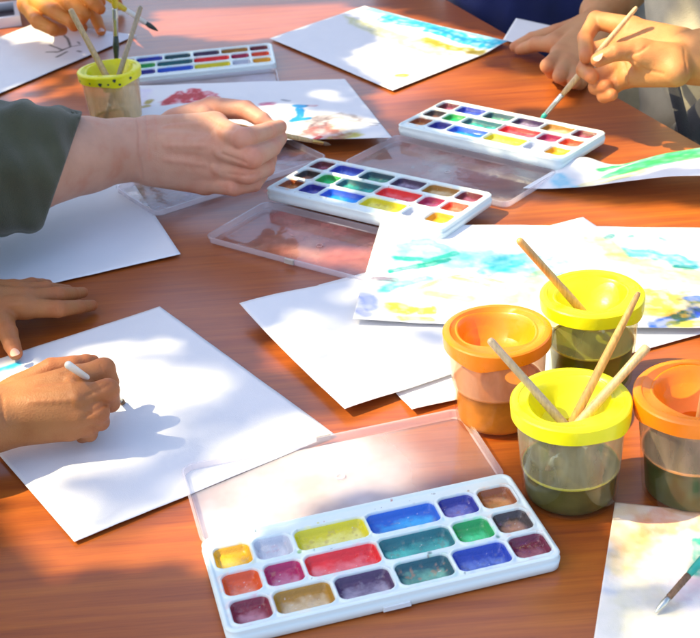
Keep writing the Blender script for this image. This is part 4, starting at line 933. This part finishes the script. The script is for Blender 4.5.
hand3 = dict(s=.72, h=.085,
    arm=[(P(-190, 285, 7), 3.0), (P(-70, 296, 4.6), 2.6), (w3, 2.2)],
    palm=[(P(-18, 308, 2.9), P(24, 307, 2.7), 1.35, 1.05), (P(-18, 300, 3.1), P(23, 299, 2.9), 1.4, 1.05), (P(-18, 294, 3.0), P(18, 293, 2.7), 1.3, .95), (P(-18, 290, 2.4), P(12, 289, 2.2), 1.1, .85), (P(-15, 315, 2.2), P(2, 326, 2.0), 1.2, 1.0)],
    fingers=[
      [(P(0, 318, 2.2), 1.05), (P(8, 333, 1.9), .84), (P(12, 345, 1.5), .72), (P(15.5, 353, 1.1), .62)],
      [(P(26, 308, 2.5), .92), (P(58, 309, 2.3), .76), (P(78, 307, 1.4), .62), (P(92, 305.5, .75), .52)],
      [(P(25, 299, 2.8), .92), (P(58, 295, 2.6), .76), (P(73, 294, 1.6), .6), (P(83, 292.5, .9), .5)],
      [(P(20, 293, 2.7), .85), (P(46, 289, 2.4), .7), (P(60, 290, 1.4), .56), (P(68, 290, .8), .48)],
      [(P(14, 289, 2.2), .75), (P(32, 284, 1.8), .6), (P(42, 284, 1.0), .5), (P(48, 284, .7), .44)]],
    creases=[([(56, 304), (57, 312)], .06, .06), ([(60, 304), (60, 311)], .05, .04), ([(7, 338), (17, 337)], .06, .06), ([(56, 291), (57, 298)], .06, .05), ([(6, 305), (24, 304)], .25, -.06), ([(6, 298), (24, 297)], .25, -.05), ([(77, 302), (78, 309)], .05, .04)])
person('child at the left drawing with one hand, other hand flat on the table', sk_brown, [hand2, hand3], (-62, 56), math.atan2(N2[1], N2[0]), 30, .82, [
    ((-62, 56, -26), (-62, 56, 22), 12.5, 11), ((-66, 69, 24), (-58, 43, 24), 6, 6), ((-58, 43, 24), (-52, 58, 8), 5.6, 5), ((-66, 69, 24), (-60, 88, 11), 5.6, 5)],
    M['darkshirt'], M['hair'], folds=.2, seed=2,
    nails=[(P(14.6, 352.2, 1.72), P(18, 360, 1.2)-P(12, 345, 1.7), (0.1, -.45, .9), .4, .48)])
brush(P(67, 364, 8.2), P(125, 404, .3), 'short white handled brush in the drawing hand of the child', 'handle_white', r=.3, bl=1.0, fl=1.5, rt=.3)

# ---------------- person in the far left corner
w4 = P(34, -44, 9)
hand4 = dict(s=.95, h=.12,
    arm=[(P(-60, -150, 13), 3.6), (P(10, -80, 10), 3.0), (w4, 2.8)],
    palm=[(P(46, -40, 9), P(62, -14, 9), 1.8, 1.5), (P(38, -36, 8.6), P(50, -6, 8.2), 1.9, 1.5), (P(32, -32, 8), P(38, 0, 7.2), 1.9, 1.5), (P(26, -28, 7), P(27, 4, 6.2), 1.7, 1.4)],
    fingers=[
      [(P(60, -34, 8.4), 1.4), (P(80, -26, 9.2), 1.15), (P(94, -10, 9.2), .95), (P(100, 2, 8.6), .8)],
      [(P(62, -14, 9), 1.3), (P(84, -6, 9.6), 1.1), (P(95, 4, 8.6), .92), (P(100, 9, 8.0), .78)],
      [(P(50, -6, 8.2), 1.3), (P(72, 3, 8.6), 1.12), (P(84, 14, 7.4), .92), (P(82, 19, 6.6), .8)],
      [(P(38, 2, 7.2), 1.25), (P(56, 12, 7.2), 1.1), (P(72, 22, 6.2), .92), (P(74, 26, 5.6), .8)],
      [(P(27, 6, 6), 1.2), (P(38, 22, 5.6), 1.02), (P(54, 30, 4.8), .9), (P(62, 30, 4.4), .78)]],
    creases=[([(40, 12), (54, 20), (68, 26)], .14, .2), ([(52, 4), (64, 10), (80, 18)], .14, .18), ([(40, 26), (44, 27)], .1, .1), ([(66, -4), (84, 4)], .12, .12)])
hand4b = dict(s=.9, h=.13,
    arm=[(P(-60, -110, 9), 3.4), (P(40, -62, 7), 2.7), (P(62, -44, 6), 2.5)],
    palm=[(P(66, -38, 5.4), P(84, -14, 4.4), 1.6, 1.3), (P(60, -34, 5), P(72, -10, 4.2), 1.7, 1.3)],
    fingers=[[(P(84, -14, 4.4), 1.15), (P(92, 8, 3.6), .95), (P(97, 21, 2.2), .85), (P(101, 31, 1.1), .75)],
             [(P(72, -10, 4.2), 1.15), (P(76, 12, 3.2), .95), (P(80, 22, 1.8), .8), (P(83, 28, 1.0), .7)],
             [(P(90, -24, 4.4), 1.1), (P(108, -8, 3.6), .9), (P(116, 0, 2), .78), (P(119, 6, 1.1), .7)],
             [(P(56, -20, 4), 1.1), (P(62, 0, 3), .85), (P(64, 8, 1.8), .75), (P(66, 14, 1.0), .65)]])
person('painter in the far left corner with a sunlit hand over the twig sketch', sk_orange, [hand4, hand4b], (-92, 216), math.atan2(N2[1], N2[0]), 38, .95, [
    ((-92, 216, -26), (-92, 216, 28), 14, 12.5), ((-98, 231, 31), (-87, 201, 31), 7, 7), ((-87, 201, 31), (-77, 200, 14), 6, 5), ((-98, 231, 31), (-88, 240, 12), 6, 5), ((-88, 240, 12), (-70, 232, 9), 5, 4.6)],
    M['maroon'], M['hair'], folds=.2, hcloth=.6, seed=3, nails=[(P(101, 30, 1.95), P(103, 36, 1)-P(98, 22, 2), (0, -.3, 1), .5, .55)])
brush(P(98, -8, 10.6), P(158, 31, 4.2), 'yellow handled brush with dark bristles held in the sunlit far hand', 'handle_yellow', fm='handle_white', bm='bristle_dark', r=.42, bl=2., fl=3.2, rt=.42)

# ---------------- painter at the right with beige shirt
w5 = P(690, 58, 9.2)
hand5 = dict(s=1., h=.11,
    arm=[(P(900, 30, 12), 4.0), (P(760, 46, 10.4), 3.3), (P(705, 57, 9.4), 2.9), (w5, 2.8)],
    palm=[(P(682, 44, 10), P(632, 30, 11), 1.8, 1.35), (P(680, 54, 9.4), P(624, 46, 9.6), 1.9, 1.35), (P(678, 64, 9.2), P(624, 62, 8.6), 1.8, 1.3), (P(676, 72, 9), P(630, 76, 7.6), 1.6, 1.25), (P(672, 60, 9.9), P(642, 56, 10.4), 1.6, 1.4)],
    fingers=[
      [(P(664, 57, 10.0), 1.45), (P(640, 50, 10.9), 1.2), (P(616, 52, 11), .95), (P(598, 60, 10.2), .78)],
      [(P(632, 28, 11), 1.25), (P(596, 20, 11), 1.0), (P(585, 38, 9.8), .86), (P(586, 57, 9.2), .76)],
      [(P(622, 44, 9.4), 1.2), (P(592, 52, 8.6), .98), (P(584, 70, 7.4), .86), (P(592, 77, 7.6), .74)],
      [(P(622, 62, 8.4), 1.15), (P(600, 76, 7.2), .95), (P(596, 87, 6.2), .84), (P(606, 86, 6.8), .72)],
      [(P(630, 76, 7.4), 1.05), (P(610, 88, 6.2), .86), (P(604, 96, 5.4), .76), (P(612, 95, 6.0), .66)]],
    creases=[([(622, 57), (627, 72), (627, 86)], .12, .14), ([(632, 60), (645, 70), (664, 74)], .14, .12), ([(628, 56), (640, 52), (648, 46)], .12, .12), ([(612, 47), (614, 55)], .08, .06), ([(684, 48), (687, 72)], .14, .08), ([(616, 62), (618, 84)], .1, .08)])
person('painter in a beige shirt at the right dipping a brush, palm towards the camera', sk_tan, [hand5], (54, 160), math.atan2(N2[1], N2[0])+math.pi, 40, 1., [
    ((54, 160, -32), (54, 161, 30), 15.5, 14), ((56, 146, -20), (42, 141, -19), 9.5, 9), ((56, 158, -20), (33.5, 160, -13), 9.5, 8.5), ((50, 146, -16), (38, 148, -13), 9, 8), ((60, 172, -18), (40, 186, -14), 10, 9), ((58, 178, -8), (56, 205, -10), 10, 9), ((50, 176, 33), (59, 144, 33), 7.5, 7.5), ((50, 176, 33), (66, 170, 15), 6.5, 6), ((59, 144, 33), (64, 134, 14), 6.5, 6)],
    M['beige'], M['hair'], folds=.35, seed=4, nails=[(P(598, 56.5, 10.95), P(590, 63, 9.9)-P(606, 55, 10.9), (-.15, -.35, .9), .5, .62)])
brush(P(637, 7, 14.2), P(540, 121, 1.55), 'wooden brush held by the right hand with its wet tip in the plum paint', 'handle', r=.36, bl=1.1, fl=2.8, bm='handle_teal', rt=.24)
# strap of a bag hanging beside the beige shirt
def strap():
    pts = [P(670, 72, 3.), P(675, 92, 1.6), P(680, 112, .6), P(685, 136, -1.5)]; V = []; Fc = []
    for q in pts:
        for a, b in ((-.7, -.2), (.7, -.2), (.7, .2), (-.7, .2)): V.append(q+np.array([a, 0, 0])+np.array([0, -b, 0]))
    for k in range(3):
        for j in range(4): p_ = k*4+j; q = k*4+(j+1) % 4; Fc.append((p_, q, q+4, p_+4))
    return V, Fc
bagr = empty('shoulder_bag', (45, 133, -40))
tag(bagr, 'black shoulder bag hanging below the sunlit right wrist', 'bag')
V, Fc = strap(); mesh_obj('strap', V, Fc, fabric('black_webbing', (.012, .012, .015)), bagr)
c0 = P(706, 108, .5); fl = Field(c0-14, c0+14, .5)
fl.cap(c0+[-1, 3, -5], c0+[5, 4, 1], 2.6, 2.2, 2.0); fl.cap(c0+[-1, 3, -9], c0+[4, 3, -7], 3, 3, 2.5)
V, Q = fl.mesh(); mesh_obj('pouch', V, Q.tolist(), fabric('dark_grey_canvas', (.05, .05, .055)), bagr)

# ---------------- second person on the far right side, hand resting
w6 = P(600, 12, 4.6)
hand6 = dict(s=1., h=.13,
    arm=[(P(720, -110, 14), 4.1), (P(640, -30, 7.5), 3.6), (P(610, 4, 5.2), 3.0), (w6, 2.7)],
    palm=[(P(594, 22, 4.2), P(556, 42, 3.2), 1.8, 1.3), (P(594, 28, 4), P(560, 54, 3.), 1.9, 1.3), (P(596, 34, 3.8), P(566, 62, 2.6), 1.8, 1.2), (P(600, 40, 3.4), P(574, 68, 2.2), 1.6, 1.1)],
    fingers=[
      [(P(580, 26, 3.8), 1.3), (P(556, 33, 3.2), 1.1), (P(532, 39, 2.2), .9), (P(515, 47, 1.2), .74)],
      [(P(556, 44, 3.2), 1.15), (P(536, 44, 2.6), .95), (P(526, 48, 1.5), .8), (P(520, 50, 1.), .68)],
      [(P(560, 56, 3.), 1.15), (P(548, 66, 3), .95), (P(552, 72, 1.4), .82), (P(560, 72, .9), .7)],
      [(P(566, 64, 2.6), 1.1), (P(560, 76, 2.6), .9), (P(566, 80, 1.2), .78), (P(572, 78, .8), .68)],
      [(P(574, 70, 2.2), 1.), (P(574, 82, 2), .8), (P(580, 84, 1), .7), (P(584, 82, .7), .6)]])
person('person in navy clothes at the far right side, one hand resting on the table', skin_mat('shaded_tan_skin', (.47, .24, .11), (1, .84, .74)), [hand6], (33, 212), math.atan2(N2[1], N2[0])+math.pi, 40, 1., [
    ((33, 212, -32), (33, 212, 28), 15, 13.5), ((32, 206, -22), (10, 200, -24), 9, 8), ((28, 228, 32), (38, 197, 32), 7.5, 7.5), ((38, 197, 32), (44, 190, 20), 6.4, 6), ((28, 228, 32), (14, 232, 8), 6.4, 6)],
    M['navy'], M['hair'], folds=.3, hcloth=.6, seed=5)
# brush lying on the pastel sheet
brush(P(744, 512, 4.), P(655, 613, .45), 'teal brush with wet grey tip resting on the pastel sheet', 'handle_teal', fm='bristle', bm='ferrule', r=.26, bl=1.3, fl=1.9, rt=.22)

# ------------------------------------------------------------------ unseen tree, its leaves placed to cast a chosen shade pattern on the table
lit_px = [
    [(-20, 470), (20, 455), (75, 500), (180, 470), (215, 500), (225, 560), (140, 572), (60, 585), (-10, 602)],
    [(-40, 372), (60, 362), (110, 345), (150, 338), (240, 372), (300, 405), (345, 430), (300, 520), (200, 540), (75, 545), (-60, 460)],
    [(190, 480), (330, 436), (460, 418), (505, 470), (420, 492), (330, 508), (290, 540), (240, 590), (200, 580)],
    [(255, 345), (290, 330), (345, 300), (372, 262), (385, 222), (450, 215), (560, 200), (740, 205), (740, 500), (660, 498), (560, 470), (505, 470), (460, 415), (340, 440), (300, 405), (262, 362)],
    [(612, 500), (720, 500), (720, 560), (640, 600), (605, 590)], [(640, 600), (740, 610), (740, 680), (600, 680)],
    [(470, 196), (560, 198), (740, 210), (740, 228), (480, 228)],
    [(355, 95), (400, 92), (470, 62), (575, 78), (565, 112), (440, 108), (395, 135), (372, 120)],
    [(395, 130), (450, 100), (610, 132), (640, 140), (700, 140), (720, 180), (600, 200), (560, 172), (500, 165)],
    [(-20, 112), (60, 88), (80, 76), (82, 92), (50, 102), (-20, 118)], [(0, 94), (100, 55), (140, 38), (140, 44), (60, 82), (0, 108)],
    [(280, 112), (340, 92), (392, 138), (330, 150), (225, 160), (215, 132)], [(335, 5), (380, 5), (512, 40), (508, 52), (395, 98), (340, 62), (380, 40)],
    [(110, 296), (140, 291), (172, 268), (165, 277), (140, 297)], [(205, 238), (260, 248), (370, 245), (372, 278), (290, 262)],
    [(-10, -60), (120, -60), (120, 5), (60, 48), (-10, 40)], [(150, -20), (340, -30), (352, 14), (275, 40), (225, 44), (150, 36)],
    [(640, 100), (740, 90), (740, 150), (660, 135)],
]
L2 = [np.array([P(x, y, 0)[:2] for x, y in q]) for q in lit_px]
# lit things standing well above the table (hands): also open the canopy where their light passes
def lit_at(poly, z): return np.array([P(x, y, z)[:2]+SH*z for x, y in poly])
L2 += [lit_at([(0, 370), (60, 350), (118, 355), (118, 430), (60, 445), (-30, 450)], 4.5), lit_at([(440, 300), (700, 260), (740, 360), (640, 440), (500, 440)], 7.5),
       lit_at([(596, 10), (700, 10), (720, 110), (600, 104)], 9.5), lit_at([(10, -20), (110, -20), (90, 50), (30, 50)], 7), lit_at([(150, 95), (285, 100), (285, 135), (200, 125)], 10), lit_at([(620, 340), (740, 340), (740, 470), (640, 470)], 6)]
def in_poly(x, y, q):
    ins = False; n = len(q)
    for i in range(n):
        a, b = q[i], q[(i+1) % n]
        if (a[1] > y) != (b[1] > y) and x < (b[0]-a[0])*(y-a[1])/(b[1]-a[1])+a[0]: ins = not ins
    return ins
vis = np.array([P(-60, 660)[:2], P(760, 660)[:2], P(760, -40)[:2], P(-60, -40)[:2]])
tree = empty('tree', (-190, 250, -74))
tag(tree, 'unseen broad tree with leaves placed to shade the table in patches', 'tree')
LV = []; LF = []; clusters = []
r_ = random.Random(5)
def add_leaf(c, L_, wd):
    a = r_.uniform(0, 6.28); tilt = r_.uniform(-.6, .6); t2 = r_.uniform(-.6, .6)
    E = Euler((tilt, t2, a)).to_matrix(); b0 = len(LV)
    for (x, y, z) in ((-L_/2, 0, 0), (-L_*.15, wd/2, .25), (L_*.25, wd*.4, .2), (L_/2, 0, 0), (L_*.25, -wd*.4, .2), (-L_*.15, -wd/2, .25)): LV.append(np.array(E @ Vector((x, y, z)))+c)
    LF.append((b0, b0+1, b0+2, b0+3)); LF.append((b0, b0+3, b0+4, b0+5))
step = 2.0
X0, X1, Y0, Y1 = -75, 85, 28, 262
for lay in range(3):
    x = X0
    while x < X1:
        y = Y0
        while y < Y1:
            gx, gy = x+r_.uniform(-.9, .9), y+r_.uniform(-.9, .9); y += step
            inside = in_poly(gx, gy, vis)
            if any(in_poly(gx, gy, q) for q in L2): continue
            if not inside:
                if math.sin(gx*.11+1)*math.sin(gy*.083+2)+.4*math.sin(gx*.31)*math.cos(gy*.27) < -.05: continue
            if r_.random() < .02: continue
            hz = r_.uniform(140, 185)
            add_leaf(np.array([gx-SH[0]*hz, gy-SH[1]*hz, hz]), r_.uniform(3.4, 4.8), r_.uniform(2.5, 3.4))
        x += step
# leaves added higher up: soft bands of shade on the sheet the child draws on
for line, dens in (([(45, 508), (120, 486), (215, 452)], 30), ([(195, 432), (265, 408), (335, 412)], 28), ([(140, 350), (215, 372), (290, 418)], 24), ([(300, 395), (330, 350), (350, 300)], 22), ([(100, 520), (160, 500)], 10),
                   ([(360, 300), (420, 330), (440, 370)], 12), ([(280, 130), (340, 110)], 8), ([(560, 240), (640, 236), (700, 246)], 10)):
    g = [P(*q)[:2] for q in line]
    for k in range(dens):
        i = r_.randrange(len(g)-1); t = r_.random(); q = g[i]*(1-t)+g[i+1]*t
        gx, gy = q[0]+r_.gauss(0, 1.1), q[1]+r_.gauss(0, 1.1); hz = r_.uniform(260, 340); add_leaf(np.array([gx-SH[0]*hz, gy-SH[1]*hz, hz]), r_.uniform(3, 4.4), r_.uniform(1.8, 2.6))
# sparse high leaves: soft pale shade on the sunlit sheets
for k in range(420):
    gx, gy = r_.uniform(-40, 45), r_.uniform(60, 175)
    if math.sin(gx*.23+2)*math.sin(gy*.19+1) < .1: continue
    hz = r_.uniform(430, 620); add_leaf(np.array([gx-SH[0]*hz, gy-SH[1]*hz, hz]), r_.uniform(4, 6), r_.uniform(2.5, 4))
# wider loose crown around it
for k in range(5000):
    a = r_.uniform(0, 6.28); rr = 190*math.sqrt(r_.random()); c = np.array([-230+rr*math.cos(a), 210+rr*math.sin(a), r_.uniform(190, 330)-rr*.2])
    if math.sin(c[0]*.05)*math.sin(c[1]*.06)*math.sin(c[2]*.05+1) < -.05: continue
    gx, gy = c[0]+SH[0]*c[2], c[1]+SH[1]*c[2]
    if in_poly(gx, gy, vis): continue
    add_leaf(c, r_.uniform(5, 9), r_.uniform(3.5, 5))
mesh_obj('crown', LV, LF, M['leaf'], tree, smooth=False)
def limb_chain(pts):
    Vt = []; Ft = []
    for (a, ra), (b, rb) in zip(pts[:-1], pts[1:]):
        V, Fc = tube_between(a, b, [(0, ra), (.5, (ra+rb)/2*1.02), (1, rb)], 12); o = len(Vt); Vt += list(V); Ft += [tuple(i+o for i in f) for f in Fc]
    return Vt, Ft
V, Fc = limb_chain([((-250, 250, -74), 20), ((-248, 245, 20), 15), ((-252, 235, 120), 13), ((-240, 230, 230), 8), ((-235, 220, 300), 4)]); mesh_obj('trunk', V, Fc, M['bark'], tree)
for pts in ([((-252, 235, 120), 8), ((-215, 215, 158), 5), ((-170, 190, 172), 3), ((-130, 150, 180), 1.4)], [((-252, 235, 125), 8), ((-230, 170, 165), 5), ((-190, 110, 176), 2.6), ((-150, 60, 176), 1.2)],
            [((-252, 235, 150), 7), ((-200, 250, 180), 4), ((-150, 240, 185), 2)], [((-240, 230, 230), 6), ((-290, 200, 270), 3)]):
    V, Fc = limb_chain(pts); mesh_obj('limb', V, Fc, M['bark'], tree)
print('PX check', PX((cN[0], cN[1], 0)))
